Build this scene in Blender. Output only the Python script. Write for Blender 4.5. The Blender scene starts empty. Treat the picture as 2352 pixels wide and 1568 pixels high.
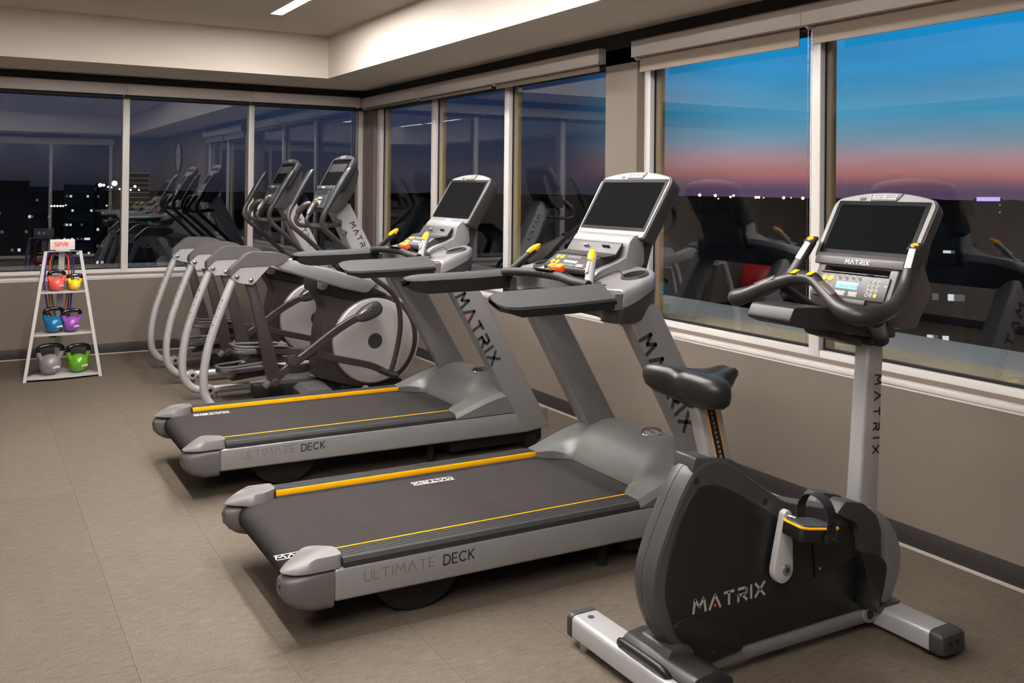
import bpy, bmesh, math, random
from mathutils import Vector, Matrix
random.seed(7)
PI = math.pi
scene = bpy.context.scene
COL = scene.collection

# ------------------------------------------------------------------ camera
W_, H_ = 2352, 1568
F_, YAW, PITCH, ROLL, CY, CX = 2170.0, math.radians(29.54), math.radians(.609), math.radians(.606), 409.0, 1151.4
EYE = Vector((0, 0, 1.52))
fw = Vector((math.sin(YAW)*math.cos(PITCH), math.cos(YAW)*math.cos(PITCH), math.sin(PITCH)))
rt = Vector((math.cos(YAW), -math.sin(YAW), 0)); up = rt.cross(fw)
r2 = math.cos(ROLL)*rt + math.sin(ROLL)*up; u2 = -math.sin(ROLL)*rt + math.cos(ROLL)*up
cam_d = bpy.data.cameras.new('camera'); cam = bpy.data.objects.new('camera', cam_d); COL.objects.link(cam)
cam_d.sensor_fit = 'HORIZONTAL'; cam_d.sensor_width = 36; cam_d.lens = 36*F_/W_
cam_d.shift_x = (W_/2-CX)/W_; cam_d.shift_y = (CY-H_/2)/W_
cam_d.clip_start = .05; cam_d.clip_end = 6000
cam.matrix_world = Matrix(((r2.x, u2.x, -fw.x, EYE.x), (r2.y, u2.y, -fw.y, EYE.y), (r2.z, u2.z, -fw.z, EYE.z), (0, 0, 0, 1)))
scene.camera = cam

# ------------------------------------------------------------------ exposure
scene.view_settings.view_transform = 'Standard'; scene.view_settings.look = 'None'
scene.view_settings.exposure = 0.0; scene.view_settings.gamma = 1.0
scene.view_settings.use_curve_mapping = False
scene.cycles.use_denoising = True
scene.cycles.max_bounces = 10; scene.cycles.transparent_max_bounces = 24
scene.cycles.sample_clamp_indirect = 6.0

def lin(rgb):
    return tuple(((c/255)/12.92 if c/255 <= .04045 else ((c/255+.055)/1.055)**2.4) for c in rgb)

# ------------------------------------------------------------------ dusk sky
LED_POWER = 162.0
SKY_GAIN = 1.18
w = bpy.data.worlds.new('dusk_sky'); scene.world = w; w.use_nodes = True
nt = w.node_tree; nt.nodes.clear()
tc = nt.nodes.new('ShaderNodeTexCoord'); sp = nt.nodes.new('ShaderNodeSeparateXYZ')
nt.links.new(tc.outputs['Generated'], sp.inputs[0])
def ramp(stops, sock):
    r = nt.nodes.new('ShaderNodeValToRGB'); e = r.color_ramp.elements
    r.color_ramp.interpolation = 'LINEAR'
    for i, (p, c) in enumerate(stops):
        el = e[i] if i < 2 else e.new(p)
        el.position = p; el.color = (*lin(c), 1)
    nt.links.new(sock, r.inputs[0]); return r
mr = nt.nodes.new('ShaderNodeMapRange'); mr.inputs[1].default_value = 0; mr.inputs[2].default_value = .5
nt.links.new(sp.outputs[2], mr.inputs[0])
west = ramp([(0, (92, 70, 98)), (.012, (116, 84, 106)), (.034, (182, 114, 116)), (.065, (180, 142, 146)), (.105, (126, 158, 178)),
             (.16, (70, 158, 198)), (.25, (30, 154, 214)), (.36, (10, 150, 222)), (.6, (10, 116, 196)), (1, (12, 66, 130))], mr.outputs[0])
east = ramp([(0, (40, 40, 50)), (.03, (48, 48, 60)), (.1, (42, 50, 70)), (.2, (32, 48, 76)), (.36, (24, 48, 90)), (.6, (22, 44, 86)), (1, (16, 30, 60))], mr.outputs[0])
gd = nt.nodes.new('ShaderNodeVectorMath'); gd.operation = 'DOT_PRODUCT'
ga = math.radians(72); gd.inputs[1].default_value = (math.sin(ga), math.cos(ga), 0)
nt.links.new(tc.outputs['Generated'], gd.inputs[0])
gm = nt.nodes.new('ShaderNodeMapRange'); gm.interpolation_type = 'SMOOTHSTEP'
gm.inputs[1].default_value = .77; gm.inputs[2].default_value = .89
nt.links.new(gd.outputs['Value'], gm.inputs[0])
# faint cloud bands
mp = nt.nodes.new('ShaderNodeMapping'); mp.inputs['Scale'].default_value = (3, 3, 22)
nt.links.new(tc.outputs['Generated'], mp.inputs[0])
no = nt.nodes.new('ShaderNodeTexNoise'); no.inputs['Scale'].default_value = 1.6; no.inputs['Detail'].default_value = 4
nt.links.new(mp.outputs[0], no.inputs['Vector'])
nm = nt.nodes.new('ShaderNodeMapRange'); nm.inputs[1].default_value = .3; nm.inputs[2].default_value = .7
nm.inputs[3].default_value = .86; nm.inputs[4].default_value = 1.12
nt.links.new(no.outputs[0], nm.inputs[0])
mx = nt.nodes.new('ShaderNodeMixRGB'); nt.links.new(gm.outputs[0], mx.inputs[0])
nt.links.new(east.outputs[0], mx.inputs[1]); nt.links.new(west.outputs[0], mx.inputs[2])
mu = nt.nodes.new('ShaderNodeVectorMath'); mu.operation = 'SCALE'
nt.links.new(mx.outputs[0], mu.inputs[0]); nt.links.new(nm.outputs[0], mu.inputs['Scale'])
bg = nt.nodes.new('ShaderNodeBackground'); nt.links.new(mu.outputs[0], bg.inputs[0]); bg.inputs[1].default_value = SKY_GAIN
wo = nt.nodes.new('ShaderNodeOutputWorld'); nt.links.new(bg.outputs[0], wo.inputs[0])

# ------------------------------------------------------------------ materials
def mat(name, rgb, rough=.5, metal=0.0, coat=0.0, spec=.5, grain=0.0, gscale=60, bump=0.0, bscale=400, emit=None, estr=0):
    m = bpy.data.materials.new(name); m.use_nodes = True
    t = m.node_tree; p = t.nodes['Principled BSDF']
    c = (*lin(rgb), 1)
    p.inputs['Base Color'].default_value = c
    p.inputs['Roughness'].default_value = rough; p.inputs['Metallic'].default_value = metal
    p.inputs['Specular IOR Level'].default_value = spec
    if coat: p.inputs['Coat Weight'].default_value = coat; p.inputs['Coat Roughness'].default_value = .08
    if grain or bump:
        co = t.nodes.new('ShaderNodeTexCoord')
    if grain:
        n = t.nodes.new('ShaderNodeTexNoise'); n.inputs['Scale'].default_value = gscale; n.inputs['Detail'].default_value = 3
        t.links.new(co.outputs['Object'], n.inputs['Vector'])
        r = t.nodes.new('ShaderNodeMapRange'); r.inputs[1].default_value = .3; r.inputs[2].default_value = .7
        r.inputs[3].default_value = 1-grain; r.inputs[4].default_value = 1+grain
        t.links.new(n.outputs[0], r.inputs[0])
        s = t.nodes.new('ShaderNodeVectorMath'); s.operation = 'SCALE'; s.inputs[0].default_value = c[:3]
        t.links.new(r.outputs[0], s.inputs['Scale']); t.links.new(s.outputs[0], p.inputs['Base Color'])
    if bump:
        n = t.nodes.new('ShaderNodeTexNoise'); n.inputs['Scale'].default_value = bscale; n.inputs['Detail'].default_value = 2
        t.links.new(co.outputs['Object'], n.inputs['Vector'])
        b = t.nodes.new('ShaderNodeBump'); b.inputs['Strength'].default_value = bump; b.inputs['Distance'].default_value = .002
        t.links.new(n.outputs[0], b.inputs['Height']); t.links.new(b.outputs[0], p.inputs['Normal'])
    if emit:
        p.inputs['Emission Color'].default_value = (*lin(emit), 1); p.inputs['Emission Strength'].default_value = estr
    return m

M = {}
M['wall'] = mat('taupe_wall_paint', (119, 109, 100), .75, grain=.02, gscale=3, bump=.08, bscale=900, spec=.25)
M['white'] = mat('ceiling_paint', (224, 213, 202), .8, grain=.01, gscale=2, spec=.2)
M['header_shadow'] = mat('header_shadow_paint', (28, 24, 23), .7, grain=.05)  # near-black tone stands for the soffit's shadow on the upper wall
M['base'] = mat('dark_vinyl_base', (48, 44, 43), .55, grain=.04, gscale=12)
M['tilegap'] = mat('pale_edge_trim', (176, 168, 162), .5, grain=.03)
M['frame'] = mat('white_window_frame', (206, 201, 197), .38, grain=.015)
M['frame_out'] = mat('tan_outer_frame', (205, 166, 98), .5, grain=.06, gscale=20)
M['gasket'] = mat('black_gasket', (14, 14, 14), .6, grain=.05)
M['postbrown'] = mat('brown_corner_post', (112, 99, 92), .45, metal=.3, grain=.04)
M['valance'] = mat('pale_valance', (200, 191, 186), .42, grain=.015)
M['shade'] = mat('beige_shade_cloth', (146, 131, 118), .85, grain=.04, gscale=200, bump=.1, bscale=1200)
M['silver'] = mat('silver_paint', (146, 144, 145), .36, metal=.45, grain=.02, gscale=8)
M['silver2'] = mat('pale_silver_paint', (176, 175, 175), .36, metal=.35, grain=.02, gscale=8)
M['midgrey'] = mat('grey_plastic', (118, 117, 117), .45, grain=.02, gscale=30, bump=.03, bscale=1500)
M['hoodgrey'] = mat('hood_grey_plastic', (104, 104, 102), .42, metal=.2, grain=.02, gscale=20, bump=.03, bscale=1500)
M['rimgrey'] = mat('bike_rim_grey', (70, 69, 70), .38, metal=.25, grain=.02, gscale=30, bump=.03, bscale=1500)
M['capgrey'] = mat('cap_dark_grey', (90, 86, 86), .42, metal=.15, grain=.02, gscale=30, bump=.03, bscale=1500)
M['darkgrey'] = mat('dark_grey_plastic', (52, 51, 52), .48, grain=.03, gscale=40, bump=.04, bscale=1500)
M['brown'] = mat('brown_grey_metal', (64, 57, 57), .38, metal=.35, grain=.03, gscale=20)
M['coolgrey'] = mat('cool_grey_plastic', (70, 73, 78), .42, metal=.1, grain=.02, gscale=30)
M['lidgrey'] = mat('lid_grey_plastic', (102, 99, 98), .45, grain=.02, gscale=30, bump=.03, bscale=1500)
M['bargrip'] = mat('handlebar_rubber', (42, 39, 39), .40, grain=.03, gscale=60, bump=.04, bscale=1500)
M['railgrey'] = mat('foot_rail_rubber', (46, 46, 46), .6, spec=.25, grain=.04, gscale=60)
M['coolblack'] = mat('cool_black_grip', (36, 38, 42), .38, grain=.03, gscale=60, bump=.04, bscale=1500)
M['black'] = mat('black_plastic', (25, 24, 23), .42, grain=.04, gscale=40, bump=.03, bscale=1500)
M['matte'] = mat('matte_black_rubber', (20, 20, 20), .75, grain=.06, gscale=60, bump=.06, bscale=1200)
M['pad'] = mat('charcoal_grip_foam', (64, 64, 65), .7, spec=.2, grain=.04, gscale=90, bump=.10, bscale=1600)
M['padblack'] = mat('black_grip_foam', (22, 22, 22), .6, grain=.05, gscale=90, bump=.08, bscale=1600)
M['belt'] = mat('running_belt', (53, 50, 49), .85, spec=.06, grain=.07, gscale=14, bump=.12, bscale=2200)
M['glossblack'] = mat('gloss_black', (9, 9, 10), .14, coat=.4, grain=.02)
M['screenglass'] = mat('screen_border', (10, 10, 11), .3, spec=.06, grain=.02)
M['screen'] = mat('screen_panel', (20, 20, 21), .6, spec=0.0, grain=.03)
M['yellow'] = mat('amber_yellow', (255, 180, 0), .45, spec=.25, grain=.02)
M['orange'] = mat('safety_orange', (255, 84, 30), .4, grain=.03)
M['orangey'] = mat('clip_amber', (255, 160, 50), .4, grain=.03)
M['chrome'] = mat('chrome', (205, 205, 205), .16, metal=1.0, grain=.01)
M['steel'] = mat('brushed_steel', (176, 172, 168), .3, metal=.9, grain=.03, gscale=120)
M['whiteplate'] = mat('white_sensor_plate', (235, 226, 222), .3, metal=.3, grain=.01)
M['ink'] = mat('dark_ink', (44, 48, 48), .5, grain=.03)
M['inkthin'] = mat('grey_ink', (88, 86, 84), .5, grain=.03)
M['whiteink'] = mat('white_print', (225, 222, 216), .5, grain=.03)
M['silverink'] = mat('silver_print', (178, 172, 166), .35, metal=.3, grain=.02)
M['red'] = mat('red_dot', (226, 66, 40), .4, grain=.02)
M['lcd'] = mat('lcd_blue', (120, 178, 226), .4, grain=.01, emit=(120, 180, 232), estr=.55)
M['lcdink'] = mat('lcd_text', (60, 112, 160), .5, grain=.01, emit=(60, 112, 160), estr=.25)
M['led'] = mat('led_diffuser', (255, 244, 230), .5, emit=(255, 250, 245), estr=LED_POWER)
M['disc'] = mat('drive_disc_silver', (182, 177, 175), .42, metal=.25, grain=.02, gscale=6)
M['green'] = mat('button_green', (40, 150, 100), .4, grain=.02)
M['pegs'] = mat('rack_silver', (186, 183, 182), .45, metal=.2, grain=.02, gscale=20)
M['signink'] = mat('coral_print', (238, 100, 84), .5, grain=.02)

def glass_mat():
    m = bpy.data.materials.new('window_glass'); m.use_nodes = True; t = m.node_tree; t.nodes.clear()
    o = t.nodes.new('ShaderNodeOutputMaterial'); tr = t.nodes.new('ShaderNodeBsdfTransparent'); gl = t.nodes.new('ShaderNodeBsdfGlossy')
    tr.inputs[0].default_value = (.93, .95, .96, 1); gl.inputs['Roughness'].default_value = 0.0
    gl.inputs[0].default_value = (.95, .97, 1, 1)
    lw = t.nodes.new('ShaderNodeLayerWeight'); lw.inputs[0].default_value = .5
    pw = t.nodes.new('ShaderNodeMath'); pw.operation = 'POWER'; pw.inputs[1].default_value = 5; t.links.new(lw.outputs['Facing'], pw.inputs[0])
    fr = t.nodes.new('ShaderNodeMath'); fr.operation = 'MULTIPLY_ADD'; fr.inputs[1].default_value = .9; fr.inputs[2].default_value = .04; t.links.new(pw.outputs[0], fr.inputs[0])
    co = t.nodes.new('ShaderNodeTexCoord'); n = t.nodes.new('ShaderNodeTexNoise'); n.inputs['Scale'].default_value = .9; n.inputs['Detail'].default_value = 1
    t.links.new(co.outputs['Object'], n.inputs['Vector'])
    b = t.nodes.new('ShaderNodeBump'); b.inputs['Strength'].default_value = .06; b.inputs['Distance'].default_value = .01
    t.links.new(n.outputs[0], b.inputs['Height']); t.links.new(b.outputs[0], gl.inputs['Normal'])
    ad = t.nodes.new('ShaderNodeMath'); ad.operation = 'ADD'; ad.inputs[1].default_value = .125; ad.use_clamp = True
    t.links.new(fr.outputs[0], ad.inputs[0])
    mi = t.nodes.new('ShaderNodeMixShader'); t.links.new(ad.outputs[0], mi.inputs[0])
    t.links.new(tr.outputs[0], mi.inputs[1]); t.links.new(gl.outputs[0], mi.inputs[2]); t.links.new(mi.outputs[0], o.inputs[0])
    return m
M['glass'] = glass_mat()

def floor_mat():
    m = bpy.data.materials.new('woven_vinyl'); m.use_nodes = True; t = m.node_tree; p = t.nodes['Principled BSDF']
    L = t.links.new
    co = t.nodes.new('ShaderNodeTexCoord')
    def noise(scale, detail=3, sc=(1, 1, 1), src='Object'):
        mp = t.nodes.new('ShaderNodeMapping'); mp.inputs['Scale'].default_value = sc
        g = t.nodes.new('ShaderNodeNewGeometry'); L(g.outputs['Position'], mp.inputs[0])
        n = t.nodes.new('ShaderNodeTexNoise'); n.inputs['Scale'].default_value = scale; n.inputs['Detail'].default_value = detail
        L(mp.outputs[0], n.inputs['Vector']); return n.outputs[0]
    a = noise(1.0, 4, (14, 330, 1)); b2 = noise(1.0, 2, (420, 30, 1)); c2 = noise(1.3, 2); d = noise(1.0, 1, (120, 420, 1))
    def mrange(s, lo, hi, a0, a1):
        r = t.nodes.new('ShaderNodeMapRange'); r.inputs[1].default_value = lo; r.inputs[2].default_value = hi
        r.inputs[3].default_value = a0; r.inputs[4].default_value = a1; L(s, r.inputs[0]); return r.outputs[0]
    def math_(op, x, y):
        n = t.nodes.new('ShaderNodeMath'); n.operation = op
        for i, s in enumerate((x, y)):
            if isinstance(s, (int, float)): n.inputs[i].default_value = s
            else: L(s, n.inputs[i])
        return n.outputs[0]
    f = math_('MULTIPLY', mrange(a, .3, .7, .70, 1.30), mrange(b2, .3, .7, .84, 1.16))
    f = math_('MULTIPLY', f, mrange(c2, .3, .7, .95, 1.05))
    oi = t.nodes.new('ShaderNodeObjectInfo'); f = math_('MULTIPLY', f, mrange(oi.outputs['Random'], 0, 1, .96, 1.04))
    f = math_('ADD', f, mrange(d, .72, .8, 0, .9))
    s = t.nodes.new('ShaderNodeVectorMath'); s.operation = 'SCALE'; s.inputs[0].default_value = lin((94, 85, 75)); L(f, s.inputs['Scale'])
    L(s.outputs[0], p.inputs['Base Color']); p.inputs['Roughness'].default_value = .7; p.inputs['Specular IOR Level'].default_value = .15
    bu = t.nodes.new('ShaderNodeBump'); bu.inputs['Strength'].default_value = .25; bu.inputs['Distance'].default_value = .001
    L(a, bu.inputs['Height']); L(bu.outputs[0], p.inputs['Normal'])
    return m
M['floor'] = floor_mat()

# ------------------------------------------------------------------ mesh helpers
def V(*a): return Vector(a)
def join(dst, src):
    me = bpy.data.meshes.new('tmp'); src.to_mesh(me); dst.from_mesh(me); bpy.data.meshes.remove(me); src.free()
def _bev(b, bev, seg):
    if bev > 0:
        ed = [e for e in b.edges if len(e.link_faces) == 2 and e.calc_face_angle(0) > .35]
        bmesh.ops.bevel(b, geom=ed, offset=bev, segments=seg, profile=.5, affect='EDGES', clamp_overlap=True)
def new(): return bmesh.new()
def box(bm, c, s, bev=0, seg=2, rot=None):
    b = bmesh.new(); bmesh.ops.create_cube(b, size=1)
    for v in b.verts: v.co = Vector((v.co.x*s[0], v.co.y*s[1], v.co.z*s[2]))
    _bev(b, bev, seg)
    mt = Matrix.Translation(Vector(c))
    if rot is not None: mt = mt @ (rot if isinstance(rot, Matrix) else Matrix.Rotation(rot[0], 4, rot[1]))
    bmesh.ops.transform(b, matrix=mt, verts=b.verts); join(bm, b)
def bb(bm, x0, x1, y0, y1, z0, z1, bev=0, seg=2):
    box(bm, ((x0+x1)/2, (y0+y1)/2, (z0+z1)/2), (abs(x1-x0), abs(y1-y0), abs(z1-z0)), bev, seg)
def prism(bm, pts, a, b_, plane='xz', bev=0, seg=2, mtx=None):
    b = bmesh.new(); n = len(pts)
    f = {'xz': lambda p, q: (p[0], q, p[1]), 'xy': lambda p, q: (p[0], p[1], q), 'yz': lambda p, q: (q, p[0], p[1])}[plane]
    A = [b.verts.new(f(p, a)) for p in pts]; Bv = [b.verts.new(f(p, b_)) for p in pts]
    b.faces.new(A); b.faces.new(Bv[::-1])
    for i in range(n): b.faces.new((A[i], Bv[i], Bv[(i+1) % n], A[(i+1) % n]))
    bmesh.ops.recalc_face_normals(b, faces=b.faces); _bev(b, bev, seg)
    if mtx is not None: bmesh.ops.transform(b, matrix=mtx, verts=b.verts)
    join(bm, b)
def rnd(pts, r, n=5):
    out = []; m = len(pts)
    for i, p in enumerate(pts):
        ri = r[i] if isinstance(r, (list, tuple)) else r
        p = Vector(p[:2]); a = Vector(pts[i-1][:2])-p; c = Vector(pts[(i+1) % m][:2])-p
        d = min(ri, a.length*.48, c.length*.48)
        if d < 1e-5: out.append((p.x, p.y)); continue
        s, e = p+a.normalized()*d, p+c.normalized()*d
        for k in range(n+1):
            t = k/n; q = s*(1-t)**2+p*2*t*(1-t)+e*t*t; out.append((q.x, q.y))
    return out
def loft(bm, rings, cap=True, closed=True):
    b = bmesh.new(); R = [[b.verts.new(p) for p in r] for r in rings]; n = len(rings[0])
    for i in range(len(R)-1):
        for j in range(n if closed else n-1):
            k = (j+1) % n; b.faces.new((R[i][j], R[i][k], R[i+1][k], R[i+1][j]))
    if cap and closed: b.faces.new(R[0][::-1]); b.faces.new(R[-1])
    bmesh.ops.remove_doubles(b, verts=b.verts, dist=1e-6)
    bmesh.ops.recalc_face_normals(b, faces=b.faces); join(bm, b)
def cat(pts, res=6):
    P = [Vector(p) for p in pts]
    if len(P) < 3 or res < 2: return P
    Q = [P[0]*2-P[1]]+P+[P[-1]*2-P[-2]]; out = []
    for i in range(1, len(Q)-2):
        p0, p1, p2, p3 = Q[i-1:i+3]
        for k in range(res):
            t = k/res; out.append(.5*((2*p1)+(-p0+p2)*t+(2*p0-5*p1+4*p2-p3)*t*t+(-p0+3*p1-3*p2+p3)*t**3))
    out.append(P[-1]); return out
def sweep(bm, path, sec, up=(0, 0, 1), cap=True, scales=None, fixed=True):
    """sec: list of (side, up) offsets; frame kept upright against 'up'."""
    n = len(path); rings = []
    for i, p in enumerate(path):
        t = (path[min(i+1, n-1)]-path[max(i-1, 0)]).normalized()
        s = t.cross(Vector(up))
        if s.length < 1e-4: s = t.cross(Vector((1, 0, 0)))
        s.normalize(); q = s.cross(t).normalized(); k = scales[i] if scales else (1, 1)
        rings.append([p+s*(a*k[0])+q*(c*k[1]) for a, c in sec])
    loft(bm, rings, cap)
def circ(r, n=12, r2=None, p=2.0):
    r2 = r2 or r; o = []
    for i in range(n):
        a = 2*PI*i/n; c, s = math.cos(a), math.sin(a)
        o.append((r*math.copysign(abs(c)**(2/p), c), r2*math.copysign(abs(s)**(2/p), s)))
    return o
def tube(bm, pts, r, n=12, res=6, flat=None, up=None, cap=True, p=2.0):
    path = cat(pts, res); m = len(path)
    rr = r if isinstance(r, (list, tuple)) else [r]*len(pts)
    def rad(i):
        f = i/(m-1)*(len(rr)-1); k = min(int(f), len(rr)-2) if len(rr) > 1 else 0
        return rr[k]*(1-(f-k))+rr[k+1]*(f-k) if len(rr) > 1 else rr[0]
    if up is None:
        rings = []; t0 = (path[1]-path[0]).normalized()
        s = t0.cross(Vector((0, 0, 1)));  s = s if s.length > .05 else t0.cross(Vector((1, 0, 0))); s.normalize()
        for i, q in enumerate(path):
            t = (path[min(i+1, m-1)]-path[max(i-1, 0)]).normalized()
            s = (s-t*s.dot(t)).normalized(); u = s.cross(t)
            rings.append([q+s*a*rad(i)+u*c*rad(i) for a, c in circ(1, n, flat or 1, p)])
        loft(bm, rings, cap)
    else:
        sweep(bm, path, circ(1, n, flat or 1, p), up, cap, [(rad(i), rad(i)) for i in range(m)])
def bar(bm, pts, w, h, ch=.006, res=4, up=(0, 1, 0)):
    """flat bar swept along a path: h in the plane of the path, w across it"""
    sweep(bm, cat(pts, res), [(-h, -w+ch), (-h+ch, -w), (h-ch, -w), (h, -w+ch), (h, w-ch), (h-ch, w), (-h+ch, w), (-h, w-ch)], up)
def cyl(bm, p0, p1, r, n=16, r1=None, bev=0):
    b = bmesh.new(); p0, p1 = Vector(p0), Vector(p1); d = p1-p0
    bmesh.ops.create_cone(b, cap_ends=True, segments=n, radius1=r, radius2=r if r1 is None else r1, depth=d.length)
    _bev(b, bev, 2) if bev else None
    q = d.to_track_quat('Z', 'Y').to_matrix().to_4x4()
    bmesh.ops.transform(b, matrix=Matrix.Translation((p0+p1)/2) @ q, verts=b.verts); join(bm, b)
def lathe(bm, prof, org, axis=(0, 0, 1), n=24):
    q = Vector(axis).to_track_quat('Z', 'Y').to_matrix(); rings = []
    for r, h in prof:
        rings.append([Vector(org)+q @ Vector((max(r, 1e-4)*math.cos(2*PI*i/n), max(r, 1e-4)*math.sin(2*PI*i/n), h)) for i in range(n)])
    loft(bm, rings)
def ball(bm, c, r, n=12, sc=(1, 1, 1)):
    b = bmesh.new(); bmesh.ops.create_uvsphere(b, u_segments=n, v_segments=max(6, n*2//3), radius=r)
    bmesh.ops.transform(b, matrix=Matrix.Translation(Vector(c)) @ Matrix.Diagonal((*sc, 1)), verts=b.verts); join(bm, b)
def obj(name, bm, m, parent=None, ang=32):
    bmesh.ops.recalc_face_normals(bm, faces=bm.faces)
    th = math.radians(ang)
    for f in bm.faces: f.smooth = True
    for e in bm.edges: e.smooth = len(e.link_faces) == 2 and e.calc_face_angle(0) < th
    me = bpy.data.meshes.new(name); bm.to_mesh(me); bm.free()
    me.materials.append(M[m] if isinstance(m, str) else m)
    o = bpy.data.objects.new(name, me); COL.objects.link(o); o.parent = parent
    return o
def tag(o, label=None, cat_=None, group=None, kind=None):
    if label: o['label'] = label
    if cat_: o['category'] = cat_
    if group: o['group'] = group
    if kind: o['kind'] = kind
    return o
def thing(name, label, cat_, loc=(0, 0, 0), rz=0, group=None):
    o = bpy.data.objects.new(name, None); COL.objects.link(o); o.location = loc; o.rotation_euler = (0, 0, rz)
    o.empty_display_size = .1
    return tag(o, label, cat_, group)
def struct(name, bm, m, parent=None):
    o = obj(name, bm, m, parent)
    if parent is None: o['kind'] = 'structure'
    return o
def cut(o, bm):
    """subtract a solid from an object's mesh"""
    me = bpy.data.meshes.new('cutter'); bmesh.ops.recalc_face_normals(bm, faces=bm.faces); bm.to_mesh(me); bm.free()
    c = bpy.data.objects.new('cutter', me); COL.objects.link(c); c.parent = o.parent
    md = o.modifiers.new('b', 'BOOLEAN'); md.operation = 'DIFFERENCE'; md.object = c; md.solver = 'EXACT'
    dg = bpy.context.evaluated_depsgraph_get(); dg.update()
    nm_ = bpy.data.meshes.new_from_object(o.evaluated_get(dg)); o.modifiers.clear(); o.data = nm_
    bpy.data.objects.remove(c); bpy.data.meshes.remove(me)
    b = bmesh.new(); b.from_mesh(o.data)
    for f in b.faces: f.smooth = True
    for e in b.edges: e.smooth = len(e.link_faces) == 2 and e.calc_face_angle(0) < .55
    b.to_mesh(o.data); b.free()
def dup(root, loc, label, group=None):
    r = root.copy(); COL.objects.link(r); r.location = loc; r['label'] = label
    if group: r['group'] = group
    for ch in list(root.children):
        c = ch.copy(); COL.objects.link(c); c.parent = r
        for g in list(ch.children):
            d = g.copy(); COL.objects.link(d); d.parent = c
    return r

# ------------------------------------------------------------------ lettering (stroke glyphs in a unit-height box)
def arc(cx, cy, rx, ry, a0, a1, n=8):
    return [(cx+rx*math.cos(math.radians(a0+(a1-a0)*i/n)), cy+ry*math.sin(math.radians(a0+(a1-a0)*i/n))) for i in range(n+1)]
GL = {
 'M': (1.05, [[(0, 0), (.14, 1), (.52, .38), (.9, 1), (1.04, 0)]]),
 'A': (.95, [[(0, 0), (.47, 1), (.95, 0)]]),
 'T': (.85, [[(0, .92), (.85, .92)], [(.425, .92), (.425, 0)]]),
 'R': (.85, [[(.06, .92), (.66, .92), (.82, .8), (.82, .58), (.66, .46), (.06, .46)], [(.08, .5), (.08, 0)], [(.42, .46), (.85, 0)]]),
 'I': (.12, [[(.06, 0), (.06, 1)]]),
 'X': (.85, [[(0, 1), (.85, 0)], [(.85, 1), (0, 0)]]),
 'U': (.72, [[(.0, 1), (.0, .3)]+arc(.36, .3, .36, .3, 180, 360)+[(.72, 1)]]),
 'L': (.5, [[(0, 1), (0, .03), (.5, .03)]]),
 'E': (.55, [[(.55, .97), (0, .97), (0, .03), (.55, .03)], [(0, .5), (.5, .5)]]),
 'D': (.75, [[(.05, 0), (.05, 1)], [(.05, .97), (.35, .97)]+arc(.35, .5, .4, .47, 90, -90)+[(.05, .03)]]),
 'C': (.75, [arc(.42, .5, .42, .47, 45, 315, 12)]),
 'K': (.65, [[(.05, 0), (.05, 1)], [(.62, 1), (.08, .48)], [(.2, .58), (.65, 0)]]),
 'S': (.68, [[(.64, .9), (.2, .94), (.04, .8), (.06, .6), (.6, .44), (.64, .2), (.5, .06), (.04, .08)]]),
 'P': (.7, [[(.06, 0), (.06, 1)], [(.06, .94), (.5, .94), (.68, .8), (.66, .58), (.48, .44), (.06, .44)]]),
 'm': (.9, [[(0, 0), (0, .62)], [(0, .5), (.2, .62), (.42, .5), (.42, 0)], [(.42, .5), (.64, .62), (.86, .5), (.86, 0)]]),
 'W': (1.0, [[(0, 1), (.25, 0), (.5, .9), (.75, 0), (1, 1)]]),
 'e': (.55, [[(.04, .34), (.54, .34)]+arc(.28, .32, .27, .3, 10, 320, 10)]),
 'l': (.12, [[(.06, 0), (.06, 1)]]),
 'c': (.5, [arc(.28, .32, .27, .3, 50, 310, 10)]),
 'o': (.55, [arc(.28, .32, .27, .3, 0, 360, 12)]),
 '0': (.6, [arc(.3, .5, .28, .46, 0, 360, 12)]), '1': (.35, [[(.05, .75), (.25, .97), (.25, 0)]]),
 '2': (.6, [[(.04, .78), (.2, .96), (.46, .94), (.56, .74), (.46, .52), (.04, .03), (.58, .03)]]),
 '3': (.6, [[(.05, .94), (.5, .94), (.28, .56), (.54, .42), (.54, .16), (.3, .03), (.04, .1)]]),
 '4': (.6, [[(.45, 0), (.45, 1), (.03, .3), (.6, .3)]]),
 '5': (.6, [[(.54, .96), (.1, .96), (.08, .55), (.4, .6), (.56, .4), (.5, .12), (.25, .03), (.04, .1)]]),
 '6': (.6, [[(.5, .94), (.2, .8), (.06, .4)], arc(.3, .3, .25, .27, 0, 360, 10)]),
 '7': (.6, [[(.03, .96), (.57, .96), (.22, 0)]]),
 '8': (.6, [arc(.3, .74, .2, .22, 0, 360, 10), arc(.3, .27, .26, .25, 0, 360, 10)]),
 '9': (.6, [arc(.3, .68, .25, .27, 0, 360, 10), [(.55, .66), (.4, .2), (.12, .03)]]),
 ' ': (.45, []),
}
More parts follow.
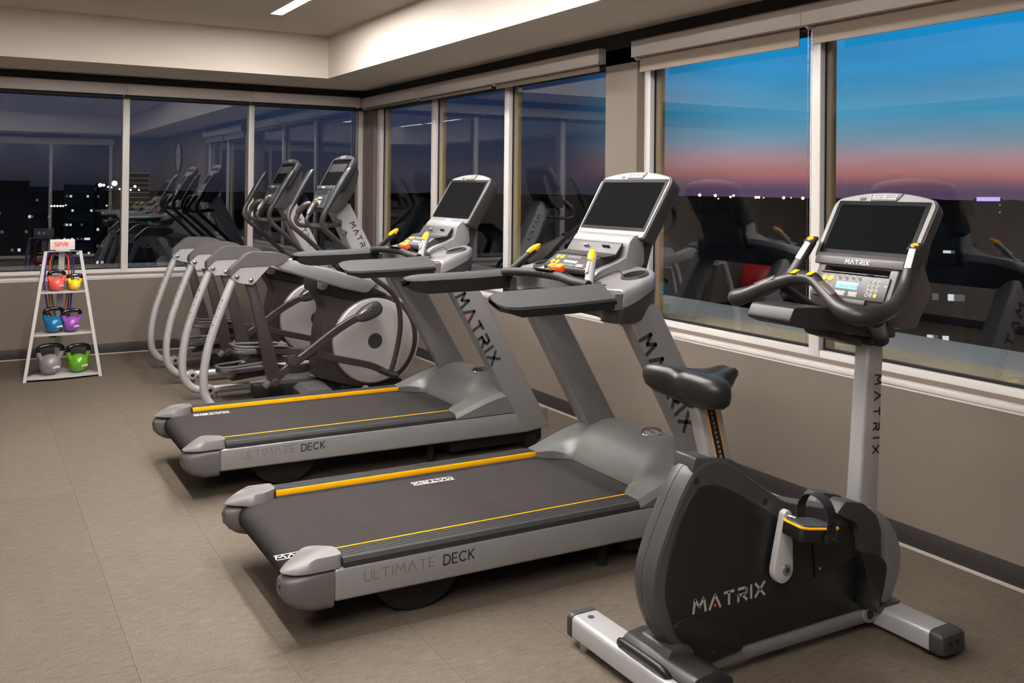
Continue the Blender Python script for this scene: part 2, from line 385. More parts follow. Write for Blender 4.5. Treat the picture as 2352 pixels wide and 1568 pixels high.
def lettering(bm, text, org, xd, yd, h, t=.17, gap=.3, depth=.0008, wide=1.0):
    """flat printed strokes, raised by 'depth' along xd x yd"""
    org, xd, yd = Vector(org), Vector(xd).normalized(), Vector(yd).normalized(); nd = xd.cross(yd).normalized(); x = 0
    for ch in text:
        wd, st = GL[ch]
        for line in st:
            for (x0, y0), (x1, y1) in zip(line[:-1], line[1:]):
                a = Vector((x0*wide, y0)); b = Vector((x1*wide, y1)); d = b-a
                if d.length < 1e-6: continue
                d.normalize(); a = a-d*t*.18; b = b+d*t*.18; s = Vector((-d.y, d.x))*t/2
                q = [a+s, a-s, b-s, b+s]
                lo = [org+xd*((x+p.x)*h)+yd*(p.y*h) for p in q]; hi = [p+nd*depth for p in lo]
                vs = [bm.verts.new(p) for p in lo+hi]
                bm.faces.new(vs[4:8]);
                for i in range(4): bm.faces.new((vs[i], vs[(i+1) % 4], vs[4+(i+1) % 4], vs[4+i]))
        x += wd*wide+gap
    return (x-gap)*h
def text_width(text, h, gap=.3, wide=1.0): return (sum(GL[c][0]*wide+gap for c in text)-gap)*h
def matrix_logo(parent, org, xd, yd, h, ink='ink', t=.17, gap=.34, dot=True, center=True, wide=1.0, name='lettering', label=None):
    xd, yd = Vector(xd).normalized(), Vector(yd).normalized(); nd = xd.cross(yd)
    wd = text_width('MATRIX', h, gap, wide); o0 = Vector(org)-(xd*wd/2+yd*h/2 if center else Vector())
    b = new(); lettering(b, 'MATRIX', o0, xd, yd, h, t, gap, wide=wide); o = obj(name, b, ink, parent)
    if dot:
        b = new(); c = o0+xd*h*(1.05*wide+gap+.47*wide)+yd*h*.22; cyl(b, c, c+nd*.001, h*.11, 12); d = obj('dot', b, 'red', o)
    return o
# ================================================================== ROOM
XR, YB, XL, YF = 3.54, 9.11, -2.6, -2.2
ZS, ZC = 2.495, 2.877           # soffit and tray ceiling
TX, TY = 2.837, 8.205           # tray edges

# floor: slab with the vinyl tiles laid on it
b = new(); bb(b, XL-.1, XR+.2, YF-.1, YB+.2, -.12, -.003); floor = struct('floor', b, 'floor')
cols = [.488+.436*k for k in range(-8, 9)]; cols = [XL]+[c for c in cols if XL < c < XR]+[XR]
rows = [YF, -1.0, 1.02, 3.03, 5.1, 7.12, YB]
g = .0005; tile_mesh = {}
for i in range(len(cols)-1):
    for j in range(len(rows)-1):
        x0, x1, y0, y1 = cols[i], cols[i+1], rows[j], rows[j+1]
        key = (round(x1-x0, 3), round(y1-y0, 3))
        if key not in tile_mesh:
            b = new(); bb(b, g, x1-x0-g, g, y1-y0-g, -.003, 0); t_ = obj('floor_tile', b, 'floor', floor); tile_mesh[key] = t_.data
        else:
            t_ = bpy.data.objects.new('floor_tile', tile_mesh[key]); COL.objects.link(t_); t_.parent = floor
        t_.location = (x0, y0, 0)

# walls
b = new(); bb(b, XL-.2, XR, YB, YB+.05, 0, .69); bb(b, XL-.2, XR+.06, YB+.05, YB+.16, 0, .72)
bb(b, XL-.2, 1.0-1.05, YB, YB+.16, .69, ZS); wall_back = struct('wall_back', b, 'wall')
b = new(); bb(b, XL-.2, XR+.05, YB+.0, YB+.16, 2.30, ZC); struct('header_shadow_back', b, 'header_shadow')  # upper back wall, with the soffit's shadow put into its dark colour
b = new(); bb(b, XR, XR+.05, YF, YB, 0, .69); bb(b, XR+.05, XR+.16, YF, YB+.06, 0, .72)
bb(b, XR, XR+.17, 4.585, 4.91, .69, 2.40, .004)
bb(b, XR, XR+.17, YF, 1.93, .69, ZS); wall_right = struct('wall_right', b, 'wall')
b = new(); bb(b, XR+.0, XR+.16, 1.93, YB, 2.30, ZC); bb(b, XR-.0012, XR+.01, 1.93, YB, 2.40, ZS); struct('header_shadow_right', b, 'header_shadow')  # same painted soffit shadow along the right wall and column top
b = new(); bb(b, XL-.2, XL, YF-.2, YB+.2, 0, ZC); struct('wall_left', b, 'wall')
b = new(); bb(b, XL, XR+.2, YF-.2, YF, 0, ZC); wf = struct('wall_front', b, 'wall')
# ceiling: tray, fascia and soffit
TXL, TYF = XL+.75, YF+.9
b = new(); bb(b, XL-.2, XR+.2, YF-.2, YB+.2, ZC, ZC+.1); ceil = struct('ceiling', b, 'white')
b = new(); bb(b, TX, XR+.1, YF, YB+.1, ZS, ZC-.001); bb(b, XL, TX, TY, YB+.1, ZS, ZC-.001)
bb(b, XL, TXL, YF, TY, ZS, ZC-.001); bb(b, TXL, TX, YF, TYF, ZS, ZC-.001); obj('soffit', b, 'white', ceil)

# baseboards with a pale floor-edge strip
b = new(); bb(b, XL, XR-.006, YB-.008, YB+.01, .0, .094, .002); o = struct('baseboard_back', b, 'base')
b = new(); bb(b, XL, XR-.012, YB-.014, YB-.004, 0, .009); obj('edge_strip', b, 'tilegap', o)
b = new(); bb(b, XR-.008, XR+.01, YF, YB-.006, .0, .094, .002); o = struct('baseboard_right', b, 'base')
b = new(); bb(b, XR-.016, XR-.004, YF, YB-.012, 0, .011); obj('edge_strip', b, 'tilegap', o)
b = new(); bb(b, XL-.01, XL+.008, YF, YB, .0, .094, .002); struct('baseboard_left', b, 'base')

# windows ----------------------------------------------------------------
WB, WT = .752, 2.36
def win_right(n, y0, y1, jambs):
    """pane between y0 and y1; jambs: list of (ya, yb) uprights that belong to it"""
    b = new(); bb(b, 3.60, 3.632, y0, y1, .698, WB, .003); bb(b, 3.60, 3.632, y0, y1, 2.31, WT)
    o = struct('window_%d' % n, b, 'frame')
    for ya, yb in jambs:
        b = new(); bb(b, 3.597, 3.632, ya, yb, .698, WT, .003); obj('mullion', b, 'frame', o)
        b = new(); bb(b, 3.6325, 3.648, ya+.004, yb-.004, .70, WT); obj('gasket', b, 'gasket', o)
        b = new(); bb(b, 3.6485, 3.715, ya+.002, yb-.002, .70, WT, .004); obj('outer_mullion', b, 'frame_out', o)
    b = new(); bb(b, 3.632, 3.648, y0, y1, .742, .764); obj('bottom_gasket', b, 'gasket', o)
    b = new(); bb(b, 3.648, 3.70, y0, y1, .72, .757); obj('outer_rail', b, 'frame_out', o)
    b = new(); bb(b, 3.637, 3.643, y0-.005, y1+.005, .745, WT); obj('pane', b, 'glass', o)
    return o
win_right(4, 7.62, 8.80, [(8.80, 8.89)])
win_right(5, 6.31, 7.55, [(7.55, 7.62)])
win_right(6, 4.915, 6.24, [(6.24, 6.31)])
win_right(7, 3.283, 4.53, [(4.53, 4.587)])
win_right(8, 1.98, 3.22, [(3.22, 3.283), (1.93, 1.98)])
def win_back(n, x0, x1, jambs):
    b = new(); bb(b, x0, x1, 9.17, 9.202, .698, WB, .003); bb(b, x0, x1, 9.17, 9.202, 2.31, WT)
    o = struct('window_%d' % n, b, 'frame')
    for xa, xb in jambs:
        b = new(); bb(b, xa, xb, 9.167, 9.202, .698, WT, .003); obj('mullion', b, 'frame', o)
        b = new(); bb(b, xa+.004, xb-.004, 9.2025, 9.218, .70, WT); obj('gasket', b, 'gasket', o)
        b = new(); bb(b, xa+.002, xb-.002, 9.2185, 9.285, .70, WT, .004); obj('outer_mullion', b, 'frame_out', o)
    b = new(); bb(b, x0, x1, 9.202, 9.218, .742, .764); obj('bottom_gasket', b, 'gasket', o)
    b = new(); bb(b, x0, x1, 9.218, 9.27, .72, .757); obj('outer_rail', b, 'frame_out', o)
    b = new(); bb(b, x0-.005, x1+.005, 9.207, 9.213, .745, WT); obj('pane', b, 'glass', o)
    return o
win_back(1, .06, 1.236, [(.0, .06), (-.05, .0)])
win_back(2, 1.295, 2.38, [(1.236, 1.295)])
win_back(3, 2.432, 3.511, [(2.38, 2.432), (3.511, 3.556)])
# ribbed corner post between the two window walls
b = new(); bb(b, 3.557, 3.72, 8.891, 9.29, .70, 2.42, .003); o = struct('trim_3', b, 'postbrown')
for k in range(4):
    b = new(); bb(b, 3.548, 3.56, 8.93+.055*k, 8.945+.055*k, .70, 2.40, .002); obj('rib', b, 'postbrown', o)
# sills
b = new(); bb(b, XL, XR-.006, YB-.006, YB+.06, .679, .70, .003); bb(b, XL, XR-.002, YB-.002, YB+.01, .668, .68); struct('trim_4', b, 'frame')
b = new(); bb(b, XR-.006, XR+.06, 4.912, YB-.006, .679, .70, .003); bb(b, XR-.002, XR+.01, 4.912, YB-.002, .668, .68); struct('trim_5', b, 'frame')
b = new(); bb(b, XR-.006, XR+.06, 1.9, 4.583, .679, .70, .003); bb(b, XR-.002, XR+.01, 1.9, 4.583, .668, .68); struct('trim_6', b, 'frame')

# roller shades: a valance cover, a strip of cloth, brackets ------------------
GRP = 'roller shades along the window walls'
def shade_right(y0, y1, zb, label, chain=None, bracket=True, hem=True, end=False):
    t = thing('roller_shade', label, 'window shade', (XR, (y0+y1)/2, 2.316), 0, GRP); h = (y1-y0)/2
    b = new()
    bb(b, -.060, -.052, -h+.001, h-.001, 0, .099, .0015); bb(b, -.060, .055, -h+.001, h-.001, .094, .099); bb(b, -.058, -.01, -h+.001, h-.001, .0005, .004)
    obj('valance', b, 'valance', t)
    if end:
        b = new(); bb(b, -.060, .0, -h-.002, -h+.001, 0, .099, .001); obj('end_plate', b, 'valance', t)
        b = new(); cyl(b, (-.05, -h-.004, .008), (-.05, -h, .008), .004, 8); obj('screw', b, 'darkgrey', t); b = new(); cyl(b, (-.05, -h-.004, .092), (-.05, -h, .092), .004, 8); obj('screw', b, 'darkgrey', t)
    b = new(); bb(b, -.014, -.0125, -h+.05, h-.03, zb-2.316+.012, .06); obj('fabric', b, 'shade', t)
    if hem:
        b = new(); bb(b, -.0175, -.009, -h+.05, h-.03, zb-2.316, zb-2.316+.02, .003); obj('hem_bar', b, 'shade', t)
    if bracket:
        b = new(); lathe(b, [(0, 0), (.022, 0), (.022, .008), (0, .008)], (-.028, h-.018, .004), (0, -1, 0), 16); obj('bracket', b, 'valance', t)
    if chain:
        for k, (dy, z1, xx) in enumerate(chain):
            b = new(); z = -.02
            while 2.316+z > z1:
                cyl(b, (xx, dy-(y0+y1)/2, z), (xx, dy-(y0+y1)/2, z-.0055), .0018, 5); z -= .009
            c_ = obj('bead_chain', b, 'steel', t); c_['kind'] = 'stuff'
    return t
def shade_back(x0, x1, label):
    t = thing('roller_shade', label, 'window shade', ((x0+x1)/2, YB, 2.325), 0, GRP); h = (x1-x0)/2
    b = new(); bb(b, -h+.001, h-.001, -.060, -.052, 0, .099, .0015); bb(b, -h+.001, h-.001, -.060, .055, .094, .099); bb(b, -h+.001, h-.001, -.058, -.01, .0005, .004)
    obj('valance', b, 'valance', t)
    b = new(); bb(b, -h+.05, h-.03, .012, .0135, -.006, .06); obj('fabric', b, 'shade', t)
    b = new(); lathe(b, [(0, 0), (.02, 0), (.02, .008), (0, .008)], (h-.02, -.028, .004), (-1, 0, 0), 14); obj('bracket', b, 'valance', t)
    return t
shade_back(.06, 1.25, 'pale valance cover above the window behind the kettlebell rack')
shade_back(1.25, 2.392, 'middle pale valance cover on the wall of dark city windows')
shade_back(2.392, 3.478, 'pale valance cover above the rear ellipticals, ending in the room corner')
shade_right(7.74, 9.049, 2.296, 'short valance cover beside the corner, above the narrowest side window', hem=True)
shade_right(6.34, 7.74, 2.288, 'valance cover above the window behind the far treadmill screen')
shade_right(4.912, 6.34, 2.276, 'valance cover with open end plate next to the taupe column', end=True)
shade_right(3.239, 4.571, 2.226, 'raised shade with beige cloth just right of the taupe column', chain=[(3.222, .80, -.025), (3.20, .90, -.025)])
shade_right(1.94, 3.239, 2.226, 'raised beige shade above the window behind the bike screen')

# linear ceiling lights: first one seen, the rest unseen and placed for their light ---------------------------------------------------------
def led(x, y0, y1, label):
    t = thing('ceiling_light', label, 'ceiling light', (x, (y0+y1)/2, ZC-.0005), 0, 'linear ceiling lights'); h = (y1-y0)/2
    b = new(); bb(b, -.044, .044, -h, h, -.006, -.002); obj('diffuser', b, 'led', t)
    b = new()
    for s in (-1, 1): bb(b, s*.0445, s*.052, -h-.006, h+.006, -.007, 0); bb(b, -.0445, .0445, s*(h+.0005), s*(h+.006), -.007, 0)
    obj('rim', b, 'white', t)
led(2.11, 5.85, 7.34, 'linear ceiling light whose glowing end shows at the top of the picture')
led(1.75, 4.1, 5.5, 'unseen linear ceiling light over the far treadmill, above the picture')  # unseen pair, set off the seen strip's line to dim the fascia
led(1.75, 2.5, 3.85, 'unseen linear ceiling light over the near treadmill, above the picture')
led(.75, 5.0, 6.6, 'unseen linear ceiling light over the open floor before the kettlebells')
led(.75, 2.6, 4.2, 'unseen linear ceiling light over the open floor beside the near treadmill')
led(.35, -.5, 1.5, 'added linear fill light above the camera')  # last three strips are added to light the near side of the bike
led(-1.2, .2, 1.8, 'added linear fill light beside the left-hand wall')
led(-1.2, -1.2, -.0, 'added linear fill light in the corner behind the camera')

# exterior ledge below the panes
b = new(); bb(b, 3.70, 4.14, 1.0, 10.2, .66, .72); bb(b, 3.0-4.0, 3.70, 9.27, 9.74, .66, .72)
M['ledge'] = mat('tan_ledge_stone', (226, 208, 164), .8, grain=.04, gscale=10); M['ledge2'] = mat('grey_ledge_metal', (206, 202, 184), .6, grain=.04, gscale=8)
struct('exterior_ledge', b, 'ledge')
b = new(); bb(b, 4.1405, 4.66, 1.0, 10.7, .62, .718); bb(b, -1.0, 4.14, 9.7405, 10.25, .62, .718); struct('exterior_coping', b, 'ledge2')

# wall clock round the corner of the right wall (seen only as a reflection)
t = thing('wall_clock', 'round white wall clock mirrored in the dark window', 'clock', (XR-.02, -.25, 2.05))
b = new(); lathe(b, [(0, 0), (.30, 0), (.30, .035), (.275, .035), (.27, .02), (0, .02)], (.02, 0, 0), (-1, 0, 0), 40); obj('rim', b, 'black', t)
b = new(); lathe(b, [(0, .0205), (.268, .0205), (.268, .022), (0, .022)], (.02, 0, 0), (-1, 0, 0), 40); face = obj('dial', b, 'frame', t)
for k in range(12):
    b = new(); a = k*PI/6; box(b, (-.0026, .235*math.sin(a), .235*math.cos(a)), (.0008, .012, .04), 0, rot=Matrix.Rotation(-a, 4, 'X')); obj('hour_mark', b, 'ink', t)
b = new(); box(b, (-.004, .05, .06), (.002, .012, .16), rot=Matrix.Rotation(-.7, 4, 'X')); box(b, (-.005, -.08, .02), (.002, .01, .2), rot=Matrix.Rotation(1.3, 4, 'X')); obj('hand', b, 'ink', t)
# glazed partition on the front wall (mirrored in the back windows)
b = new()
for xx in (-.75, .35, 1.45, 2.55): bb(b, xx-.03, xx+.03, YF, YF+.05, .1, 2.35, .003)
bb(b, -.78, 2.58, YF, YF+.05, .06, .12); bb(b, -.8, 2.6, YF, YF+.09, 2.3, 2.42); o = struct('window_9', b, 'frame')
for xx in (-.75, .35, 1.45):
    b = new(); bb(b, xx+.03, xx+1.07, YF+.02, YF+.03, .12, 2.3); obj('pane', b, 'glossblack', o)

# red ball and bench at the hidden end of the back wall, seen mirrored in the side window
M['redvinyl'] = mat('red_vinyl', (196, 44, 34), .42, coat=.2, grain=.03, gscale=12); M['cream'] = mat('cream_frame_paint', (196, 190, 166), .4, grain=.02)
t = thing('exercise_ball', 'red exercise ball on a ring stand, mirrored in the side window', 'exercise ball', (-1.35, 8.55, 0))
b = new(); ball(b, (0, 0, .42), .32, 40); obj('ball', b, 'redvinyl', t, 60)
b = new(); lathe(b, [(.17, 0), (.20, 0), (.20, .15), (.19, .16), (.17, .15)], (0, 0, 0), (0, 0, 1), 32); obj('ring_stand', b, 'black', t)
t = thing('weight_bench', 'inclined weight bench with red pads and a cream frame, mirrored in the side window', 'bench', (-1.75, 7.55, 0), .5)
b = new(); prism(b, rnd([(-.12, -.40), (.12, -.40), (.14, .35), (.10, .42), (-.10, .42), (-.14, .35)], .05, 4), -.03, .03, 'xy', .018, 3, Matrix.Translation((0, .2, .86)) @ Matrix.Rotation(.55, 4, 'X')); obj('back_pad', b, 'redvinyl', t)
b = new(); prism(b, rnd([(-.14, -.18), (.14, -.18), (.14, .18), (-.14, .18)], .05, 4), -.03, .03, 'xy', .018, 3, Matrix.Translation((0, -.36, .52)) @ Matrix.Rotation(-.12, 4, 'X')); obj('seat_pad', b, 'redvinyl', t)
for pts in ([(0, -.55, .05), (0, -.36, .48)], [(0, .55, .05), (0, .28, .84)], [(0, -.55, .05), (0, .55, .05)], [(0, -.3, .44), (0, .5, 1.0)]):
    b = new(); tube(b, pts, .032, 12, 1, 1, p=4); obj('frame_bar', b, 'cream', t)
for y in (-.55, .55):
    b = new(); tube(b, [(-.28, y, .03), (.28, y, .03)], .03, 12, 1, 1, p=4); obj('foot_bar', b, 'cream', t)
# ================================================================== TREADMILL (local: +x towards the console, y=0 centre, z up)
def rr(cx, cy, cz, hv, hz, n=20, p=3.2):          # upright rounded ring in the y-z plane at x=cx
    return [Vector((cx, cy+a, cz+c)) for a, c in circ(hv, n, hz, p)]
def make_treadmill(label, loc, prints):
    T = thing('treadmill', label, 'treadmill', loc, 0, 'treadmills in a row')
    def P(name, b, m, par=T, ang=32): return obj(name, b, m, par, ang)
    # deck side panels
    for s in (-1, 1):
        b = new(); prism(b, [(-.03, .135), (1.70, .122), (1.635, .246), (-.03, .246)], s*.36, s*.445, 'xz', .012, 3); sd = P('side_panel', b, 'silver')
        if s < 0:
            b = new(); lettering(b, 'ULTIMATE', (.075, -.4455, .185), (1, 0, .012), (0, 0, 1), .036, .055, .24, wide=1.0); P('lettering', b, 'inkthin', sd)
            wd = text_width('ULTIMATE', .036, .24)
            b = new(); lettering(b, 'DECK', (.075+wd+.035, -.4455, .185), (1, 0, .012), (0, 0, 1), .036, .15, .24); P('lettering', b, 'ink', sd)
            x5 = .075+sum((GL[c][0]+.24)*.036 for c in 'ULTIM')+.017
            b = new(); cyl(b, (x5, -.4455, .193), (x5, -.4468, .193), .0035, 10); P('dot', b, 'red', sd)
    # rear end caps: lower body and lid
    for s in (-1, 1):
        b = new(); R = []
        for x, y0, y1, z0, z1 in ((-.031, .446, .332, .112, .2445), (-.10, .446, .332, .113, .2445), (-.15, .442, .335, .126, .243), (-.182, .43, .34, .148, .236), (-.198, .41, .352, .168, .226), (-.203, .395, .365, .18, .215)):
            R.append(rr(x, s*(y0+y1)/2, (z0+z1)/2, (y0-y1)/2, (z1-z0)/2, 24, 5 if x > -.12 else 3.4))
        loft(b, R); cb = P('end_cap', b, 'capgrey')
        for zz in (.205, .175):
            b = new(); lathe(b, [(0, 0), (.007, 0), (.009, .004), (.009, .007), (0, .007)], (-.197+(.205-zz)*.15, s*.392, zz), (-1, 0, 0), 12); P('bolt', b, 'black', cb)
        b = new()
        pl = rnd([(.0, s*.444), (.0, s*.348), (-.06, s*.30), (-.11, s*.295), (-.17, s*.335), (-.197, s*.37), (-.195, s*.40), (-.165, s*.435), (-.12, s*.447)], .02, 3)
        q = bmesh.new(); n = len(pl); lo = [q.verts.new((x, y, .2465)) for x, y in pl]
        cxm, cym = -.08, s*.375
        mid = [q.verts.new((cxm+(x-cxm)*.985, cym+(y-cym)*.97, .262 if x > -.13 else .262+(x+.13)*.22)) for x, y in pl]
        hi = [q.verts.new((cxm+(x-cxm)*.93+.006, cym+(y-cym)*.82, (.287 if x > -.1 else .287+(x+.1)*.34))) for x, y in pl]
        for A, Bq in ((lo, mid), (mid, hi)):
            for i in range(n): q.faces.new((A[i], A[(i+1) % n], Bq[(i+1) % n], Bq[i]))
        q.faces.new(lo[::-1]); q.faces.new(hi); join(b, q); P('end_cap_lid', b, 'lidgrey', T, 50)
    # ribbed foot rails with amber inner strips
    for s in (-1, 1):
        sec = [(.445, .2465), (.445, .262), (.437, .2745)]
        y = .430
        for k in range(5): sec += [(y, .2765), (y-.0105, .2765), (y-.0125, .2715), (y-.0145, .2715)]; y -= .0155
        sec += [(.351, .2765), (.349, .2465)]
        b = new(); prism(b, [(s*a, z) for a, z in sec], .0, 1.242, 'yz'); P('foot_rail', b, 'railgrey', T, 20)
        b = new(); bb(b, .001, 1.243, s*.3445, s*.3488, .257, .2785, .001); P('amber_strip', b, 'yellow')
        b = new(); bb(b, .001, 1.243, s*.339, s*.3484, .244, .2565); P('strip_base', b, 'capgrey')
    # running belt round the rear roller
    prof = [(1.5, .250), (-.095, .250)]+[(-.095+.057*math.cos(math.radians(a)), .193+.057*math.sin(math.radians(a))) for a in range(100, 271, 10)]+[(1.4, .136), (1.4, .150), (1.5, .238)]
    b = new(); prism(b, prof, -.337, .337, 'xz'); belt = P('running_belt', b, 'belt', T, 25)
    for (x, y, up_, h) in prints:
        sg = 1 if up_ else -1; b = new(); xd, yd = Vector((sg, 0, 0)), Vector((0, sg, 0)); c = Vector((x, y, .2502)); wd = text_width('MATRIX', h, .3, 1.25)
        lettering(b, 'MATRIX', c-xd*wd/2-yd*h/2, xd, yd, h, .18, .3, .0006, 1.25); P('belt_print', b, 'whiteink', belt)
        b = new()
        for k in (-1, 1):
            cc = c+yd*k*h*.78; bb(b, cc.x-wd/2, cc.x+wd/2, cc.y-.0016, cc.y+.0016, .2502, .2508)
            P('print_line', b, 'whiteink', belt); b = new()
        b.free()
    # black underframe, feet, transport wheels
    b = new(); bb(b, .1, 1.72, -.33, .33, .105, .135, .01); bb(b, 1.25, 1.86, -.355, .355, .04, .118, .015); P('underframe', b, 'matte')
    for s in (-1, 1):
        b = new(); pr = [(.32+.165*math.cos(math.radians(a)), .128+.124*math.sin(math.radians(a))) for a in range(180, 361, 12)]
        prism(b, pr, s*.25, s*.35, 'xz', .01, 2); P('foot', b, 'matte')
        b = new(); cyl(b, (1.78, s*.36, .045), (1.78, s*.32, .045), .045, 24, bev=.005); P('wheel', b, 'black')
        b = new(); cyl(b, (1.15, s*.32, .0), (1.15, s*.32, .11), .022, 12); P('levelling_foot', b, 'matte')
    # motor hood: a dome between two shoulders
    def hz(u, v):
        av = abs(v)
        t = max(0, min(1, (u-1.24)/.40)); sh = .2765+.098*math.sin(t*PI/2)**1.15       # shoulder
        e = 1.372-.0*v                                                             # belt edge of the dome
        t2 = max(0, min(1, (u-e)/.18)); dm = .262+.168*math.sin(t2*PI/2)**.8
        k = max(0, min(1, (av-.20)/.13)); k = k*k*(3-2*k)
        z = dm*(1-k)+sh*k
        if u > 1.58: z -= (u-1.58)**2*2.6
        if av > .425: z -= (av-.425)*1.2
        return z
    b = new(); us = [1.243+.0215*i for i in range(28)]; vs = [-.446+.8920*i/44 for i in range(45)]; G = {}
    for i, u in enumerate(us):
        for j, v in enumerate(vs):
            av = abs(v); e = 1.245 if av > .335 else 1.245+.127*(1-max(0, (av-.235)/.10) if av > .235 else 1)
            uu = max(u, e) if av < .34 else u
            uu = e+(u-1.243)*(1.84-e)/(1.8235-1.243)
            G[i, j] = b.verts.new((uu, v, hz(uu, v)))
    for i in range(len(us)-1):
        for j in range(len(vs)-1): b.faces.new((G[i, j], G[i+1, j], G[i+1, j+1], G[i, j+1]))
    # skirt
    def down(keys, z):
        lo = [b.verts.new((G[k].co.x, G[k].co.y, z)) for k in keys]
        for a in range(len(keys)-1): b.faces.new((G[keys[a]], G[keys[a+1]], lo[a+1], lo[a]))
    n1, n2 = len(us)-1, len(vs)-1
    down([(i, 0) for i in range(n1+1)], .247); down([(i, n2) for i in range(n1+1)], .247); down([(0, j) for j in range(n2+1)], .2525); down([(n1, j) for j in range(n2+1)], .2)
    P('motor_hood', b, 'hoodgrey', T, 38)
    zb = hz(1.575, -.10); b = new(); nv = Vector((-.18, -.12, 1)).normalized()
    lathe(b, [(0, -.008), (.044, -.008), (.050, .002), (.045, .006), (.040, .0045), (0, .0047)], (1.575, -.10, zb+.002), nv, 32); bd = P('badge', b, 'chrome')
    b = new(); xd = Vector((0, -1, 0)); xd = (xd-nv*xd.dot(nv)).normalized(); yd = nv.cross(xd)
    lettering(b, 'MATRIX', Vector((1.575, -.10, zb+.002))+nv*.0048-xd*.031-yd*.006, xd, yd, .012, .14, .1, .0004, .85); P('badge_print', b, 'ink', bd)
    # uprights
    for s in (-1, 1):
        o1, o2 = s*.362, s*.447
        pts = [(1.685, .122), (1.862, .142), (1.325, 1.06), (1.15, 1.06)]
        b = new(); prism(b, pts, o1, o2, 'xz', .012, 3); upr = P('upright', b, 'silver')
        d = Vector((.51, 0, -.86)).normalized(); yv = Vector((.86, 0, .51)).normalized()
        # letters face outwards on the near side, inwards side left plain
        if s < 0: matrix_logo(upr, (1.374, -.4475, .737), d, yv, .063, 'ink', .25, .46, True, True, 1.05)
        b = new(); cyl(b, (1.178, s*.40, .985), (1.168, s*.40, .978), .009, 12); P('upright_bolt', b, 'chrome', upr)
    # console base: lobed dash in silver over a dark collar
    plan = rnd([(1.115, .474), (1.20, .478), (1.31, .44), (1.385, .36), (1.405, .25), (1.405, -.25), (1.385, -.36), (1.31, -.44), (1.20, -.478), (1.115, -.474),
                (1.105, -.40), (1.115, -.345), (1.15, -.315), (1.175, -.26), (1.185, -.2), (1.19, 0), (1.185, .2), (1.175, .26), (1.15, .315), (1.115, .345), (1.105, .40)], .03, 4)
    def slab(z0f, z1f, prof_, m, name):
        """prof_: (scale about the centre, height fraction) rings"""
        R = [[Vector((1.25+(x-1.25)*k, y*k, z0f(x, y)*(1-f)+z1f(x, y)*f)) for x, y in plan] for k, f in prof_]
        b = new(); loft(b, R); return P(name, b, m, T, 48)
    top = lambda x, y: 1.118+max(0, (x-1.08))*.22
    z0c = lambda x, y: 1.050+max(0, x-1.14)*.36
    base = slab(z0c, top, ((.985, 0), (1.0, .12), (1.0, .5), (.992, .78), (.975, .93), (.955, .995), (.945, 1.0), (.93, 1.0)), 'silver', 'console_base')
    slab(lambda x, y: .988+max(0, x-1.2)*.12, lambda x, y: z0c(x, y)+.003, ((.93, 0), (.962, .05), (.988, .5), (.9965, 1.0)), 'darkgrey', 'console_collar')
    # cup holders
    for s in (-1, 1):
        c = Vector((1.285, s*.345, top(1.285, 0)))
        q = new(); cyl(q, c+V(0, 0, -.05), c+V(0, 0, .06), .047, 28); cut(base, q)
        ax = Vector((-.25, 0, 1)).normalized()
        b = new(); lathe(b, [(.046, -.05), (.046, .0), (.047, .012), (.056, .012), (.06, .003), (.0585, -.004), (.05, -.006), (.048, -.052), (0, -.052), (0, -.049), (.046, -.049)], c+V(0, 0, -.002), ax, 28); P('cup_holder', b, 'darkgrey')
        # small pocket towards the user
        c2 = Vector((1.13, s*.30, top(1.13, 0)))
        b = new(); lathe(b, [(0, 0), (.055, 0), (.058, .002), (.05, .0035), (0, .001)], c2+V(.02, -s*.02, .0005), (0, 0, 1), 24); P('pocket', b, 'darkgrey')
    # padded arm rests: charcoal wedge over a black core
    for s in (-1, 1):
        def sec(k, zo, x0):
            return [(x0+.0, s*a, z+zo) for a, z in k]
        full = [(.347, 1.048), (.336, 1.108), (.475, 1.074), (.466, 1.044)]
        upper = [(.3365, 1.106), (.345, 1.119), (.362, 1.130), (.38, 1.134), (.476, 1.084), (.4765, 1.073)]
        def ring(k, f, x0, z0, lift): # f scales towards the pad axis
            return [Vector((x0, s*(.405+(a-.405)*f), z0+(z-z0)*f+lift)) for a, z in k]
        xs = ((.575, .30, .0, 1.112), (.583, .55, .0, 1.110), (.605, .85, .0, 1.104), (.65, 1, .0, 1.1), (.9, 1, .004, 1.1), (1.09, 1, .012, 1.1))
        b = new(); loft(b, [[Vector((x0, s*(.405+(a_-.405)*f), (max(z, zb_) if z < 1.06 else z*1.0-(1-f)*.0)+l)) for a_, z in full] for x0, f, zb_, l in ((.590, .72, 1.092, .0), (.615, .88, 1.072, 0), (.645, .97, 1.054, 0), (.675, 1, 1.0, 0), (.9, 1, 1.0, .002), (1.10, 1, 1.0, .010))]); P('arm_pad_core', b, 'padblack', T, 30)
        b = new(); loft(b, [ring(upper, f, x0, zz, l) for x0, f, l, zz in xs]); P('arm_pad', b, 'pad', T, 30)
        b = new(); loft(b, [[Vector((x, s*.405+a, z)) for a, z in ((-w_, z0), (w_, z0), (w_, z1-.012), (w_-.015, z1), (-w_+.015, z1), (-w_, z1-.012))] for x, w_, z0, z1 in ((1.092, .066, 1.048, 1.122), (1.13, .066, 1.05, 1.122), (1.17, .05, 1.06, 1.118))]); P('arm_joint', b, 'lidgrey')
    # heart-rate crossbar with quick keys
    b = new(); tube(b, [(1.06, .335, 1.135), (1.045, .25, 1.142), (1.065, .12, 1.15), (1.075, 0, 1.15), (1.065, -.12, 1.15), (1.045, -.25, 1.142), (1.06, -.335, 1.135)], .0215, 14, 5, .9); P('crossbar', b, 'padblack')
    b = new(); box(b, (1.07, 0, 1.169), (.045, .15, .008), .003, rot=(.25, 'Y')); pn = P('quick_keys', b, 'black')
